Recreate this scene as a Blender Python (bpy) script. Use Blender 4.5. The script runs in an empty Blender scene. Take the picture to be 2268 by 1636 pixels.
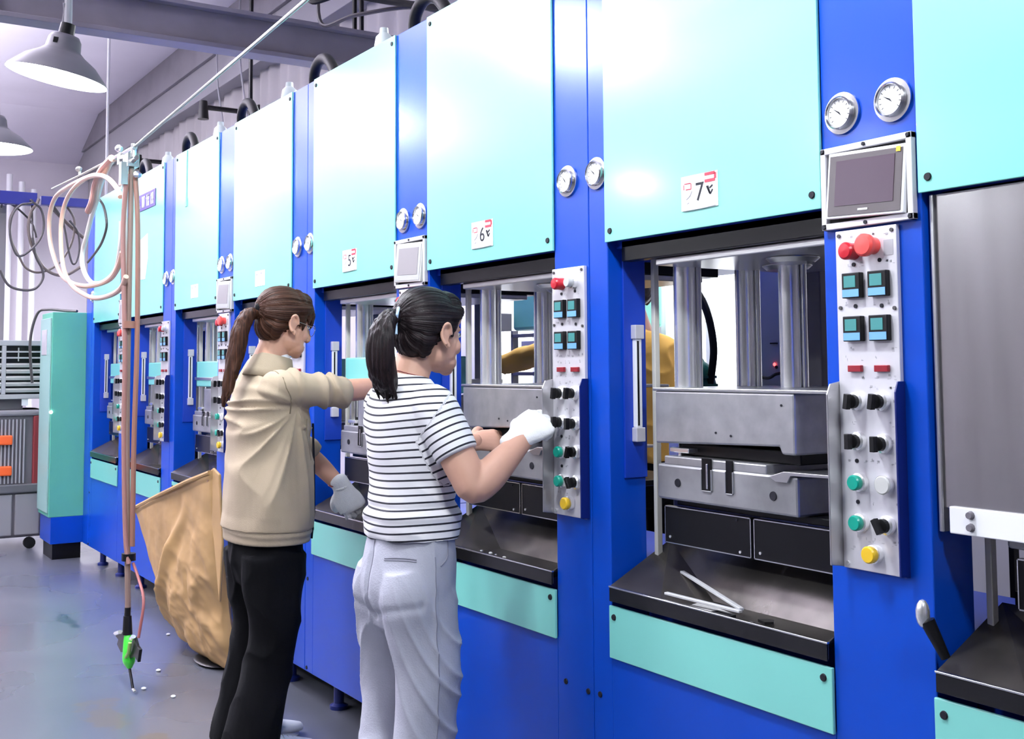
import bpy, bmesh, math, random
import numpy as np
from mathutils import Vector, Matrix, noise
random.seed(4)
PI = math.pi
S = bpy.context.scene
COL = S.collection

# ------------------------------------------------------------------ camera, world, lights, exposure
F, YAW, PITCH, ROLL = 2500.0, 1.0143, 0.069, -0.0047
cd = bpy.data.cameras.new('camera'); cam = bpy.data.objects.new('camera', cd); COL.objects.link(cam)
r_ = Vector((math.cos(YAW), math.sin(YAW), 0)); a0 = Vector((-math.sin(YAW), math.cos(YAW), 0))
a_ = a0 * math.cos(PITCH) + Vector((0, 0, 1)) * math.sin(PITCH); u_ = r_.cross(a_)
r2 = r_ * math.cos(ROLL) + u_ * math.sin(ROLL); u2 = -r_ * math.sin(ROLL) + u_ * math.cos(ROLL)
m = Matrix((r2, u2, -a_)).transposed().to_4x4(); m.translation = Vector((0, 0, 1.29))
cam.matrix_world = m
cd.sensor_width = 36; cd.sensor_fit = 'HORIZONTAL'; cd.lens = F * 36 / 2268
cd.shift_x = 51.71 / 2268; cd.shift_y = -175.07 / 2268
cd.clip_start = .05; cd.clip_end = 100
S.camera = cam
w = bpy.data.worlds.new('world'); S.world = w; w.use_nodes = True
w.node_tree.nodes['Background'].inputs[0].default_value = (.80, .88, 1, 1)
w.node_tree.nodes['Background'].inputs[1].default_value = 1.0
S.view_settings.view_transform = 'Standard'; S.view_settings.look = 'None'
S.view_settings.gamma = 1; S.view_settings.use_curve_mapping = False
S.view_settings.exposure = -0.13
LAMP_W, HALL_FILL_W = 235, 8
FZ = -.025   # floor level

def area(name, loc, sx, sy, power, rot=(0, 0, 0), col=(.90, .95, 1)):
    l = bpy.data.lights.new(name, 'AREA'); l.shape = 'RECTANGLE'; l.size = sx; l.size_y = sy; l.energy = power; l.color = col
    o = bpy.data.objects.new(name, l); COL.objects.link(o); o.location = loc; o.rotation_euler = rot; return o
# unseen area lights added as fill, camera's side of the hall and rear aisle
for k, (x, y, p) in enumerate([(-6.0, -2.6, HALL_FILL_W), (-1.5, -2.6, HALL_FILL_W), (-10.5, -2.6, HALL_FILL_W), (2.5, -1.0, HALL_FILL_W * .6)]):
    area('hall_fill', (x, y, 3.9), 3.2, .5, p); area('hall_fill_up', (x, y, 3.95), 3.2, .5, p * 1.1, (PI, 0, 0))  # added fill without fixtures, the upward twin brightens the ceiling
for x, y, p in ((-9.0, -.6, 1500), (-12.5, -1.0, 1300), (-16.0, -1.1, 750), (-5.0, -.9, 450)):  # added uplights out of view, brightening the ceiling and end wall
    area('ceiling_fill', (x, y, 3.7), 2.4, .4, p, (math.radians(-165), 0, 0), (.93, .93, 1))
for x in (-4.1, -6.8, -11.5, -15.5): area('aisle_fill', (x, 3.35, 3.3), 1.6, .3, 100)  # added to brighten the worker and machines behind the presses
PEND = [(-5.25, 1.035), (-7.15, 1.0), (-3.55, 1.0), (-1.80, 1.0), (-.1, 1.0), (-6.2, -1.5), (-4.2, -1.5), (-2.2, -1.5)]
for x, y in PEND:
    l = bpy.data.lights.new('pendant_bulb_light', 'POINT'); l.energy = (30 if x < -7 else LAMP_W * .8 if x < -5 else LAMP_W) if y > 0 else LAMP_W * .8; l.shadow_soft_size = .07; l.color = (.88, .94, 1)
    o = bpy.data.objects.new('pendant_bulb_light', l); COL.objects.link(o); o.location = (x, y, 2.63)

# ------------------------------------------------------------------ materials
def mat(name, col, rough=.5, metal=0., spec=.5, coat=0., bump=0., bscale=40., var=0., vscale=6., emit=None, es=1., stretch=None, trans=0., alpha=1.):
    M = bpy.data.materials.new(name); M.use_nodes = True; nt = M.node_tree; b = nt.nodes['Principled BSDF']
    I = b.inputs
    I['Base Color'].default_value = (*col, 1); I['Roughness'].default_value = rough; I['Metallic'].default_value = metal
    I['Specular IOR Level'].default_value = spec; I['Coat Weight'].default_value = coat; I['Coat Roughness'].default_value = .12
    I['Transmission Weight'].default_value = trans; I['Alpha'].default_value = alpha
    if emit: I['Emission Color'].default_value = (*emit, 1); I['Emission Strength'].default_value = es
    if bump or var:
        tc = nt.nodes.new('ShaderNodeTexCoord'); mp = nt.nodes.new('ShaderNodeMapping'); nt.links.new(tc.outputs['Object'], mp.inputs[0])
        if stretch: mp.inputs['Scale'].default_value = stretch
        if var:
            n = nt.nodes.new('ShaderNodeTexNoise'); n.inputs['Scale'].default_value = vscale; n.inputs['Detail'].default_value = 5
            nt.links.new(mp.outputs[0], n.inputs['Vector'])
            r = nt.nodes.new('ShaderNodeValToRGB'); r.color_ramp.elements[0].position = .3; r.color_ramp.elements[1].position = .7
            r.color_ramp.elements[0].color = (*[c * (1 - var) for c in col], 1); r.color_ramp.elements[1].color = (*[min(1, c * (1 + var * .6)) for c in col], 1)
            nt.links.new(n.outputs[0], r.inputs[0]); nt.links.new(r.outputs[0], I['Base Color'])
        if bump:
            n = nt.nodes.new('ShaderNodeTexNoise'); n.inputs['Scale'].default_value = bscale; n.inputs['Detail'].default_value = 4
            nt.links.new(mp.outputs[0], n.inputs['Vector'])
            bp = nt.nodes.new('ShaderNodeBump'); bp.inputs['Strength'].default_value = bump; bp.inputs['Distance'].default_value = .004
            nt.links.new(n.outputs[0], bp.inputs['Height']); nt.links.new(bp.outputs[0], I['Normal'])
    return M
blue = mat('blue_paint', (.001, .056, .45), .30, spec=.30, coat=.04, bump=.05, bscale=9, var=.08, vscale=3)
blue_dk = mat('blue_paint_inner', (.004, .045, .45), .42, var=.12, vscale=4)
navy = mat('navy_paint', (.004, .012, .12), .35)
teal = mat('teal_paint', (.21, .62, .54), .27, spec=.5, coat=.3, bump=.04, bscale=7, var=.03, vscale=2)
teal_dk = mat('teal_cabinet_paint', (.11, .44, .31), .4, var=.05)
black = mat('black_metal', (.004, .004, .005), .28, spec=.22)
blackp = mat('black_plastic', (.005, .005, .006), .4, spec=.25)
rubber = mat('black_rubber_hose', (.006, .006, .006), .55, spec=.25, bump=.2, bscale=90)
chrome = mat('chrome', (.93, .93, .92), .24, .82)
steel = mat('brushed_steel', (.60, .60, .60), .30, 1., bump=.05, bscale=30, stretch=(1, 1, 14))
mold = mat('mold_steel', (.36, .36, .37), .42, .75, bump=.10, bscale=25, var=.30, vscale=9)
mold2 = mat('mold_steel_ground', (.43, .43, .44), .36, .75, bump=.08, bscale=30, var=.22, vscale=14)
sheet = mat('polished_steel_sheet', (.50, .485, .485), .24, 1., bump=.12, bscale=3, stretch=(6, 1, .6), var=.15, vscale=3)
traym = mat('black_tray_steel', (.11, .10, .092), .27, .7, bump=.12, bscale=14, var=.6, vscale=7)
alu = mat('painted_aluminium_panel', (.66, .64, .68), .38, .25, var=.05, vscale=30)
whitep = mat('white_plastic', (.85, .85, .87), .35)
whitem = mat('white_sign', (.9, .9, .92), .4)
silver = mat('silver_edge', (.75, .75, .76), .2, 1.)
redp = mat('red_plastic', (.46, .006, .018), .3); redl = mat('red_light_plastic', (.80, .08, .07), .3)
redd = mat('dark_red_plastic', (.24, .01, .02), .3); greenp = mat('green_plastic', (.0, .28, .20), .3)
yellowp = mat('yellow_plastic', (.75, .48, .02), .3); greyp = mat('grey_plastic', (.52, .52, .50), .4)
lcd = mat('lcd_teal', (.05, .20, .20), .25, emit=(.08, .35, .35), es=.25); lcdb = mat('timer_blue_label', (.16, .38, .66), .35)
screen = mat('screen_glass', (.055, .04, .06), .30, spec=.25, emit=(.30, .08, .12), es=.12)
ink = mat('ink', (.012, .012, .018), .6, spec=.2); inkr = mat('red_ink', (.55, .02, .05), .5); inkg = mat('grey_ink', (.30, .30, .33), .6)
purple = mat('violet_plate', (.05, .02, .22), .4)
greyprint = mat('print_grey', (.38, .37, .40), .6)
hosem = mat('peach_hose', (.66, .40, .30), .35, trans=.0, coat=.3); hosew = mat('clear_hose', (.72, .66, .62), .3, coat=.4)
hosebr = mat('brown_hose', (.30, .14, .10), .4); cordk = mat('dark_cord', (.045, .040, .042), .5)
paperm = mat('kraft_sack', (.43, .262, .108), .6, bump=.25, bscale=14, var=.16, vscale=5)
greyp2 = mat('cooler_grey', (.40, .40, .41), .5, var=.06); greydk = mat('cooler_dark_grey', (.13, .12, .14), .55)
orange = mat('orange_plastic', (.85, .12, .02), .4); darkred = mat('dark_red_frame', (.20, .02, .025), .5)
concrete = mat('ceiling_paint', (.70, .655, .73), .85, bump=.1, bscale=6, var=.05, vscale=1.0)
wallm = mat('wall_paint', (.66, .62, .67), .8, bump=.1, bscale=6, var=.06, vscale=.9)
tarp = mat('dark_sheet_wall', (.40, .38, .38), .8, bump=.1, bscale=4, var=.10, vscale=1.2)
beamm = mat('beam_steel', (.20, .185, .21), .6, var=.15, vscale=3); shade_o = mat('lamp_shade_outside', (.10, .095, .11), .4)
shade_i = mat('lamp_shade_inside', (.9, .9, .9), .3, emit=(.9, .95, 1), es=4.); bulbm = mat('lamp_bulb', (1, 1, 1), .3, emit=(.93, .96, 1), es=30)
panem = mat('window_daylight', (1, 1, 1), .5, emit=(.95, .98, 1), es=3.5)
ledr = mat('red_led', (1, .1, .1), .3, emit=(1, .08, .08), es=5); ledw = mat('white_led', (1, 1, 1), .3, emit=(1, 1, 1), es=6)
gunm = mat('green_spray_gun', (.05, .62, .04), .35)
skinA = mat('skin_warm', (.62, .34, .235), .48, spec=.35, bump=.03, bscale=120, var=.05, vscale=18)
skinB = mat('skin_light', (.58, .325, .235), .48, spec=.35, bump=.03, bscale=120, var=.05, vscale=18)
skinC = mat('skin_tan', (.50, .26, .17), .5)
glovem = mat('white_knit_glove', (.80, .80, .80), .8, bump=.5, bscale=260, var=.08, vscale=20)
khaki = mat('khaki_cotton', (.41, .325, .225), .85, bump=.18, bscale=300, var=.05, vscale=10)
trousA = mat('black_trousers', (.002, .002, .003), .9, spec=.15, bump=.1, bscale=200)
denim = mat('pale_grey_denim', (.40, .405, .47), .85, bump=.30, bscale=220, var=.10, vscale=9)
mustard = mat('mustard_shirt', (.66, .36, .06), .8, bump=.2, bscale=30)
lipm = mat('lips', (.42, .10, .09), .4); eyew = mat('eye_white', (.8, .78, .76), .2); shoem = mat('white_shoe', (.75, .75, .76), .5)
wire = mat('steel_wire', (.45, .44, .42), .4, .6); glassm = mat('spectacle_frame', (.30, .26, .26), .25, .8)

def hair_mat(name, c1, c2, rough=.34):
    M = bpy.data.materials.new(name); M.use_nodes = True; nt = M.node_tree; b = nt.nodes['Principled BSDF']
    at = nt.nodes.new('ShaderNodeAttribute'); at.attribute_name = 'strand'
    n = nt.nodes.new('ShaderNodeTexNoise'); n.inputs['Scale'].default_value = 1.0; n.inputs['Detail'].default_value = 3
    nt.links.new(at.outputs['Vector'], n.inputs['Vector'])
    r = nt.nodes.new('ShaderNodeValToRGB'); r.color_ramp.elements[0].position = .35; r.color_ramp.elements[1].position = .68
    r.color_ramp.elements[0].color = (*c1, 1); r.color_ramp.elements[1].color = (*c2, 1)
    nt.links.new(n.outputs[0], r.inputs[0]); nt.links.new(r.outputs[0], b.inputs['Base Color'])
    bp = nt.nodes.new('ShaderNodeBump'); bp.inputs['Strength'].default_value = .7; bp.inputs['Distance'].default_value = .003
    nt.links.new(n.outputs[0], bp.inputs['Height']); nt.links.new(bp.outputs[0], b.inputs['Normal'])
    b.inputs['Roughness'].default_value = rough; b.inputs['Specular IOR Level'].default_value = .16
    return M
hairA = hair_mat('dark_brown_hair', (.014, .005, .003), (.070, .026, .013), .5); hairB = hair_mat('black_hair', (.003, .002, .003), (.018, .010, .011), .42)

def stripe_mat():
    M = bpy.data.materials.new('striped_jersey'); M.use_nodes = True; nt = M.node_tree; b = nt.nodes['Principled BSDF']
    at = nt.nodes.new('ShaderNodeAttribute'); at.attribute_name = 'stripe'
    md = nt.nodes.new('ShaderNodeMath'); md.operation = 'FRACT'; nt.links.new(at.outputs['Fac'], md.inputs[0])
    lt = nt.nodes.new('ShaderNodeMath'); lt.operation = 'LESS_THAN'; lt.inputs[1].default_value = .25; nt.links.new(md.outputs[0], lt.inputs[0])
    mx = nt.nodes.new('ShaderNodeMixRGB'); mx.inputs[1].default_value = (.80, .78, .80, 1); mx.inputs[2].default_value = (.012, .012, .022, 1)
    nt.links.new(lt.outputs[0], mx.inputs[0]); nt.links.new(mx.outputs[0], b.inputs['Base Color']); b.inputs['Roughness'].default_value = .85
    return M
stripem = stripe_mat()

def floor_mat():
    M = mat('epoxy_floor', (.20, .215, .25), .22, spec=.5, coat=.2); nt = M.node_tree; b = nt.nodes['Principled BSDF']
    g = nt.nodes.new('ShaderNodeNewGeometry')
    def nz(sc, det, lo, hi, st=(1, 1, 1)):
        mp = nt.nodes.new('ShaderNodeMapping'); mp.inputs['Scale'].default_value = st; nt.links.new(g.outputs['Position'], mp.inputs[0])
        n = nt.nodes.new('ShaderNodeTexNoise'); n.inputs['Scale'].default_value = sc; n.inputs['Detail'].default_value = det
        nt.links.new(mp.outputs[0], n.inputs['Vector'])
        r = nt.nodes.new('ShaderNodeValToRGB'); r.color_ramp.elements[0].position = lo; r.color_ramp.elements[1].position = hi
        nt.links.new(n.outputs[0], r.inputs[0]); return r.outputs[0]
    def mix(f, a, c2):
        mx = nt.nodes.new('ShaderNodeMixRGB'); nt.links.new(f, mx.inputs[0])
        if isinstance(a, tuple): mx.inputs[1].default_value = (*a, 1)
        else: nt.links.new(a, mx.inputs[1])
        mx.inputs[2].default_value = (*c2, 1); return mx.outputs[0]
    c = mix(nz(1.2, 5, .35, .75), (.095, .102, .128), (.130, .136, .160))
    
    # worn spot with bare screed
    def spot(cx, cy, rx, ry, col, c):
        mp = nt.nodes.new('ShaderNodeMapping'); mp.inputs['Location'].default_value = (-cx / rx, -cy / ry, 0); mp.inputs['Scale'].default_value = (1 / rx, 1 / ry, 0)
        nt.links.new(g.outputs['Position'], mp.inputs[0])
        n = nt.nodes.new('ShaderNodeTexNoise'); n.inputs['Scale'].default_value = 9; n.inputs['Detail'].default_value = 5; nt.links.new(g.outputs['Position'], n.inputs['Vector'])
        ln = nt.nodes.new('ShaderNodeVectorMath'); ln.operation = 'LENGTH'; nt.links.new(mp.outputs[0], ln.inputs[0])
        ad = nt.nodes.new('ShaderNodeMath'); ad.operation = 'MULTIPLY_ADD'; nt.links.new(n.outputs[0], ad.inputs[0]); ad.inputs[1].default_value = 2.2; nt.links.new(ln.outputs['Value'], ad.inputs[2])
        r = nt.nodes.new('ShaderNodeValToRGB'); r.color_ramp.elements[0].position = .55; r.color_ramp.elements[0].color = (1, 1, 1, 1); r.color_ramp.elements[1].position = .62; r.color_ramp.elements[1].color = (0, 0, 0, 1)
        dv = nt.nodes.new('ShaderNodeMath'); dv.operation = 'MULTIPLY'; dv.inputs[1].default_value = .33; nt.links.new(ad.outputs[0], dv.inputs[0]); nt.links.new(dv.outputs[0], r.inputs[0])
        return mix(r.outputs[0], c, col)
    c = spot(-4.53, 1.08, .30, .11, (.125, .108, .092), c); c = spot(-4.12, 1.16, .14, .07, (.12, .105, .09), c)
    c = spot(-6.3, 1.30, .3, .06, (.05, .06, .075), c)
    nt.links.new(c, b.inputs['Base Color'])
    rr = nz(1.5, 2, .2, .9); mr = nt.nodes.new('ShaderNodeMapRange'); nt.links.new(rr, mr.inputs[0]); mr.inputs[3].default_value = .24; mr.inputs[4].default_value = .33
    nt.links.new(mr.outputs[0], b.inputs['Roughness'])
    return M
floorm = floor_mat()

# ------------------------------------------------------------------ mesh helpers
class MB:
    def __init__(s): s.v = []; s.f = []
    def add(s, v, f):
        n = len(s.v); s.v += [tuple(p) for p in v]; s.f += [tuple(i + n for i in q) for q in f]; return s
    def box(s, x0, x1, y0, y1, z0, z1):
        return s.add([(x0, y0, z0), (x1, y0, z0), (x1, y1, z0), (x0, y1, z0), (x0, y0, z1), (x1, y0, z1), (x1, y1, z1), (x0, y1, z1)],
                     [(0, 3, 2, 1), (4, 5, 6, 7), (0, 1, 5, 4), (1, 2, 6, 5), (2, 3, 7, 6), (3, 0, 4, 7)])
    def prism(s, poly, axis, c0, c1):
        n = len(poly)
        def P(a, b, c): return {'x': (c, a, b), 'y': (a, c, b), 'z': (a, b, c)}[axis]
        v = [P(a, b, c0) for a, b in poly] + [P(a, b, c1) for a, b in poly]
        return s.add(v, [tuple(range(n))[::-1], tuple(range(n, 2 * n))] + [(i, (i + 1) % n, n + (i + 1) % n, n + i) for i in range(n)])
    def tube(s, pts, r, n=10, caps=True):
        V, Fc = loft([(p, (r, r)) if not isinstance(r, (list, tuple)) else (p, (r[i], r[i])) for i, p in enumerate(pts)], n=n, sub=1, dome=False)
        return s.add(V, Fc)
    def cyl(s, p0, p1, r0, r1=None, n=20):
        V, Fc = loft([(p0, (r0, r0)), (p1, (r1 if r1 is not None else r0,) * 2)], n=n, sub=1, dome=False); return s.add(V, Fc)
    def lathe(s, prof, c, axis='z', n=32):
        V = []; m = len(prof)
        for k in range(n):
            a = 2 * PI * k / n
            for rr, h in prof:
                x, y = rr * math.cos(a), rr * math.sin(a)
                V.append({'z': (c[0] + x, c[1] + y, c[2] + h), 'y': (c[0] + x, c[1] + h, c[2] + y)}[axis])
        Fc = [(k * m + j, ((k + 1) % n) * m + j, ((k + 1) % n) * m + j + 1, k * m + j + 1) for k in range(n) for j in range(m - 1)]
        return s.add(V, Fc)
    def ell(s, c, r, n=20):
        V = []; Fc = []; h = n // 2
        for i in range(1, h):
            t = PI * i / h
            for j in range(n):
                p = 2 * PI * j / n; V.append((c[0] + r[0] * math.sin(t) * math.cos(p), c[1] + r[1] * math.sin(t) * math.sin(p), c[2] + r[2] * math.cos(t)))
        V += [(c[0], c[1], c[2] + r[2]), (c[0], c[1], c[2] - r[2])]; T, B = len(V) - 2, len(V) - 1
        for i in range(h - 2):
            for j in range(n): Fc.append((i * n + j, (i + 1) * n + j, (i + 1) * n + (j + 1) % n, i * n + (j + 1) % n))
        for j in range(n): Fc.append((T, j, (j + 1) % n)); Fc.append((B, (h - 2) * n + (j + 1) % n, (h - 2) * n + j))
        return s.add(V, Fc)
    def xf(s, M):
        s.v = [tuple(M @ Vector(p)) for p in s.v]; return s
    def join(s, o): return s.add(o.v, o.f)

def catmull(P, sub):
    out = []; n = len(P)
    for i in range(n - 1):
        p0 = P[max(i - 1, 0)]; p1 = P[i]; p2 = P[i + 1]; p3 = P[min(i + 2, n - 1)]
        for k in range(sub):
            t = k / sub; t2 = t * t; t3 = t2 * t
            out.append(.5 * ((2 * p1) + (-p0 + p2) * t + (2 * p0 - 5 * p1 + 4 * p2 - p3) * t2 + (-p0 + 3 * p1 - 3 * p2 + p3) * t3))
    out.append(P[-1]); return np.array(out)

def loft(rings, side=(1, 0, 0), n=20, sub=4, dome=True, square=2.0):
    """rings: [(centre, (a, b))], a along side, b across; returns verts, faces of a closed tube"""
    A = np.array([list(c) + list(r) for c, r in rings], float)
    if sub > 1 and len(A) > 2: A = catmull(A, sub)
    C = A[:, :3]; R = np.abs(A[:, 3:5])
    T = np.gradient(C, axis=0); T /= np.linalg.norm(T, axis=1)[:, None] + 1e-9
    sd = np.array(side, float); V = []; m = len(C)
    if abs(sd @ T[0]) > .95 * np.linalg.norm(sd): sd = np.array((0, 0, 1.)) if abs(T[0][2]) < .9 else np.array((0, 1., 0))
    seq = [(C[i], R[i], T[i]) for i in range(m)]
    if dome:
        def dm(i, sg):
            o = []
            for f in (.45, .8, .97):
                rr = min(R[i]); o.append((C[i] + sg * T[i] * rr * f * .8, R[i] * math.sqrt(1 - f * f), T[i]))
            return o
        seq = dm(0, -1)[::-1] + seq + dm(m - 1, 1)
    for c, r, t in seq:
        s = sd - t * (sd @ t); s /= np.linalg.norm(s) + 1e-9; sd = s; q = np.cross(t, s)
        for k in range(n):
            a = 2 * PI * k / n; ca, sa = math.cos(a), math.sin(a)
            if square != 2.0: ca = math.copysign(abs(ca) ** (2 / square), ca); sa = math.copysign(abs(sa) ** (2 / square), sa)
            V.append(tuple(c + s * r[0] * ca + q * r[1] * sa))
    M = len(seq); Fc = [(i * n + k, i * n + (k + 1) % n, (i + 1) * n + (k + 1) % n, (i + 1) * n + k) for i in range(M - 1) for k in range(n)]
    Fc += [tuple(range(n))[::-1], tuple((M - 1) * n + k for k in range(n))]
    return V, Fc

def link(name, me, m, parent=None, loc=None):
    o = bpy.data.objects.new(name, me); COL.objects.link(o)
    if m: me.materials.append(m)
    if parent: o.parent = parent
    if loc: o.location = loc
    return o
def obj(name, mb, m, parent=None, bevel=0., smooth=None, loc=None):
    me = bpy.data.meshes.new(name); me.from_pydata(mb.v, [], mb.f); me.update()
    bm = bmesh.new(); bm.from_mesh(me); bmesh.ops.recalc_face_normals(bm, faces=bm.faces); bm.to_mesh(me); bm.free()
    if smooth is None: smooth = 35 if not bevel else 0
    if smooth:
        me.polygons.foreach_set('use_smooth', [True] * len(me.polygons)); me.set_sharp_from_angle(angle=math.radians(smooth))
    o = link(name, me, m, parent, loc)
    if bevel:
        b = o.modifiers.new('bevel', 'BEVEL'); b.width = bevel; b.segments = 2; b.limit_method = 'ANGLE'; b.angle_limit = .6
    return o
def box(name, m, parent, *d, bevel=.002): return obj(name, MB().box(*d), m, parent, bevel)
def cyl(name, m, parent, p0, p1, r0, r1=None, n=20): return obj(name, MB().cyl(p0, p1, r0, r1, n), m, parent)
def tag(o, label, cat, group=None, kind=None):
    if label: o['label'] = label
    if cat: o['category'] = cat
    if group: o['group'] = group
    if kind: o['kind'] = kind
    return o
def thing(name, label, cat, loc=(0, 0, 0), rz=0, group=None):
    o = bpy.data.objects.new(name, None); COL.objects.link(o); o.location = loc; o.rotation_euler = (0, 0, rz); o.empty_display_size = .1
    return tag(o, label, cat, group)
def struct(o): o['kind'] = 'structure'; return o
def curve_pts(pts, sub=8): return [tuple(p) for p in catmull(np.array(pts, float), sub)]
def text(name, s, size, m, parent, loc, rot=(PI / 2, 0, 0), depth=.0006):
    c = bpy.data.curves.new(name, 'FONT'); c.body = s; c.size = size; c.extrude = depth; c.align_x = 'CENTER'; c.align_y = 'CENTER'
    t = bpy.data.objects.new(name, c); COL.objects.link(t); dg = bpy.context.evaluated_depsgraph_get()
    me = bpy.data.meshes.new_from_object(t.evaluated_get(dg)); bpy.data.objects.remove(t); bpy.data.curves.remove(c)
    o = link(name, me, m, parent); o.location = loc; o.rotation_euler = rot; return o

# ------------------------------------------------------------------ room
YB, XE, ZC = 4.0, -18.2, 5.0
struct(box('floor', floorm, None, XE - .2, 7, -7, YB + .2, FZ - .1, FZ, bevel=0))
struct(box('ceiling', concrete, None, -16.7, 7, -7, YB + .2, ZC, ZC + .15, bevel=0))
struct(obj('ceiling_slope', MB().prism([(-16.7, ZC), (-18.3, 4.45), (-18.3, 4.65), (-16.7, ZC + .15)], 'y', -7, YB + .2), concrete))
struct(box('wall_end', wallm, None, XE - .2, XE, -7, YB + .2, 0, 4.6, bevel=0))
struct(box('wall_right', wallm, None, 6.8, 7, -7, YB + .2, 0, ZC, bevel=0))
struct(box('wall_front', mat('dimmed_wall_paint', (.26, .25, .26), .85), None, XE, 7, -7.1, -6.9, 0, ZC, bevel=0))  # wall behind the camera, colour darkened to cut reflections on the presses
# back wall: pierced by low windows, sheeting above
WIN = [(-4.72, -3.98), (-6.45, -5.45), (-8.3, -7.3), (-10.2, -9.2), (-12.2, -11.2), (-2.6, -1.8)]
WIN.sort(); zb, zt = .95, 1.95
wb = MB(); x = XE
wb.box(XE, 7, YB, YB + .2, 0, zb); wb.box(XE, 7, YB, YB + .2, zt, 2.2)
for a, b in WIN: wb.box(x, a, YB, YB + .2, zb, zt); x = b
wb.box(x, 7, YB, YB + .2, zb, zt)
struct(obj('wall_back', wb, wallm, smooth=0))
for k, (a, b) in enumerate(WIN):
    t = bpy.data.objects.new('window_%d' % (k + 1), None); COL.objects.link(t); struct(t)
    fm = MB()
    for q in ((a, a + .04, zb, zt), (b - .04, b, zb, zt), (a, b, zb, zb + .04), (a, b, zt - .04, zt), ((a + b) / 2 - .02, (a + b) / 2 + .02, zb, zt)): fm.box(q[0], q[1], YB + .04, YB + .1, q[2], q[3])
    obj('window_frame', fm, whitep, t, smooth=0)
    box('pane', panem, t, a + .04, (a + b) / 2 - .02, YB + .065, YB + .075, zb + .04, zt - .04, bevel=0)
    box('pane', panem, t, (a + b) / 2 + .02, b - .04, YB + .065, YB + .075, zb + .04, zt - .04, bevel=0)
# folded dark sheeting hung over the upper back wall
fold = MB(); nx = 700; V = []
for i in range(nx + 1):
    x = XE + (7 - XE) * i / nx; y = YB - .03 - .035 * (.5 + .5 * math.sin(x * 9 + 2 * math.sin(x * 1.7))) - .02 * math.sin(x * 23 + math.sin(x * 3))
    V += [(x, y, 2.15), (x, y * .998, 4.25)]
fold.add(V, [(2 * i, 2 * i + 2, 2 * i + 3, 2 * i + 1) for i in range(nx)])
struct(obj('wall_back_sheeting', fold, tarp, smooth=80))
struct(box('trim_1', mat('wall_beam_paint', (.27, .26, .28), .8), None, XE, 7, YB - .22, YB, 4.25, 4.62, bevel=.005))
struct(box('trim_2', beamm, None, XE, 7, YB - .26, YB - .2, 4.62, 5.0, bevel=.005))

# steel beam across the hall, with flanges
def ibeam(label, x, y0, y1, z0, z1, m=beamm, wd=.16):
    b = MB(); b.box(x - wd / 2, x + wd / 2, y0, y1, z0, z0 + .03); b.box(x - wd / 2, x + wd / 2, y0, y1, z1 - .03, z1); b.box(x - .015, x + .015, y0, y1, z0 + .03, z1 - .03)
    return tag(obj('ceiling_beam', b, m, bevel=.003), label, 'beam')
ibeam('grey steel beam crossing the hall above the hanging lamp', -7.20, -6.9, YB - .22, 3.40, 3.68)
ibeam('thin steel beam close under the ceiling, parallel to the big one', -5.6, -6.9, YB - .22, 4.02, 4.16, mat('beam_light', (.26, .24, .29), .6), .30)
cb = MB(); cb.box(-7.30, -7.0, 2.95, 3.05, 4.0, 4.3); cb.box(-7.2, -6.2, 2.9, 3.1, 4.28, 4.32)
tag(obj('junction_box', cb, blackp, bevel=.004), 'black junction box on a bracket at the beam end near the back wall', 'box')
for k, (x, y, z0, lab) in enumerate([(-9.14, 3.3, 2.6, 'thin black drop rod coming down behind the presses under the big beam'), (-7.49, 3.5, 3.5, 'left one of two black drop rods above the big beam'), (-7.37, 3.5, 3.5, 'right one of two black drop rods above the big beam')]):
    tag(obj('drop_rod', MB().cyl((x, y, z0), (x, y, ZC), .018, n=10), black), lab, 'rod')
cbp = curve_pts([(-7.1, 2.95, 4.05), (-6.9, 2.9, 3.75), (-6.6, 3.0, 3.72), (-6.3, 3.2, 3.62), (-5.9, 3.4, 3.5), (-5.6, 3.6, 3.45)])
tag(obj('power_cable', MB().tube(cbp, .022, 8), rubber), 'black cable drooping from the junction box along the beam', 'cable')
cbp = curve_pts([(-7.1, 3.05, 4.05), (-6.95, 3.0, 3.62), (-6.6, 3.1, 3.60), (-6.2, 3.35, 3.58), (-5.8, 3.55, 3.38)])
tag(obj('power_cable', MB().tube(cbp, .014, 8), cordk), 'thinner dark cable looping below the drooping one', 'cable')
for k, (x, z, lab) in enumerate([(-10.75, 3.86, 'black wall bracket near the beam on the upper back wall'), (-13.15, 3.72, 'small black wall bracket farther along the upper back wall')]):
    b = MB(); b.cyl((x, YB, z), (x, YB - .6, z), .025, n=10); b.cyl((x, YB - .6, z - .12), (x, YB - .6, z + .06), .055, .04, n=12); b.box(x - .06, x + .06, YB - .06, YB, z - .08, z + .08)
    tag(obj('wall_bracket', b, blackp), lab, 'bracket')
for x, z0, lab in ((-10.6, 2.4, 'thin grey wire hanging down the dark back wall'), (-11.3, 2.4, 'second thin wire hanging left on the dark back wall')):
    tag(obj('hanging_wire', MB().tube(curve_pts([(x, YB - .29, ZC), (x, YB - .28, 4.3), (x + .05, YB - .20, 3.6), (x - .04, YB - .16, 3.0), (x, YB - .12, z0)]), .009, 6), greyprint), lab, 'wire')
# white pipes on the end wall
for k, y in enumerate((2.74, 2.91, 3.08)):
    tag(obj('wall_pipe', MB().cyl((XE + .35, y, FZ), (XE + .35, y, 4.2 - .1 * k), .045, n=14), whitep), ['white vertical pipe leftmost on the end wall', 'white vertical pipe second from left on the end wall', 'white vertical pipe nearest the machines on the end wall'][k], 'pipe', 'pipes on the end wall')

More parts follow.
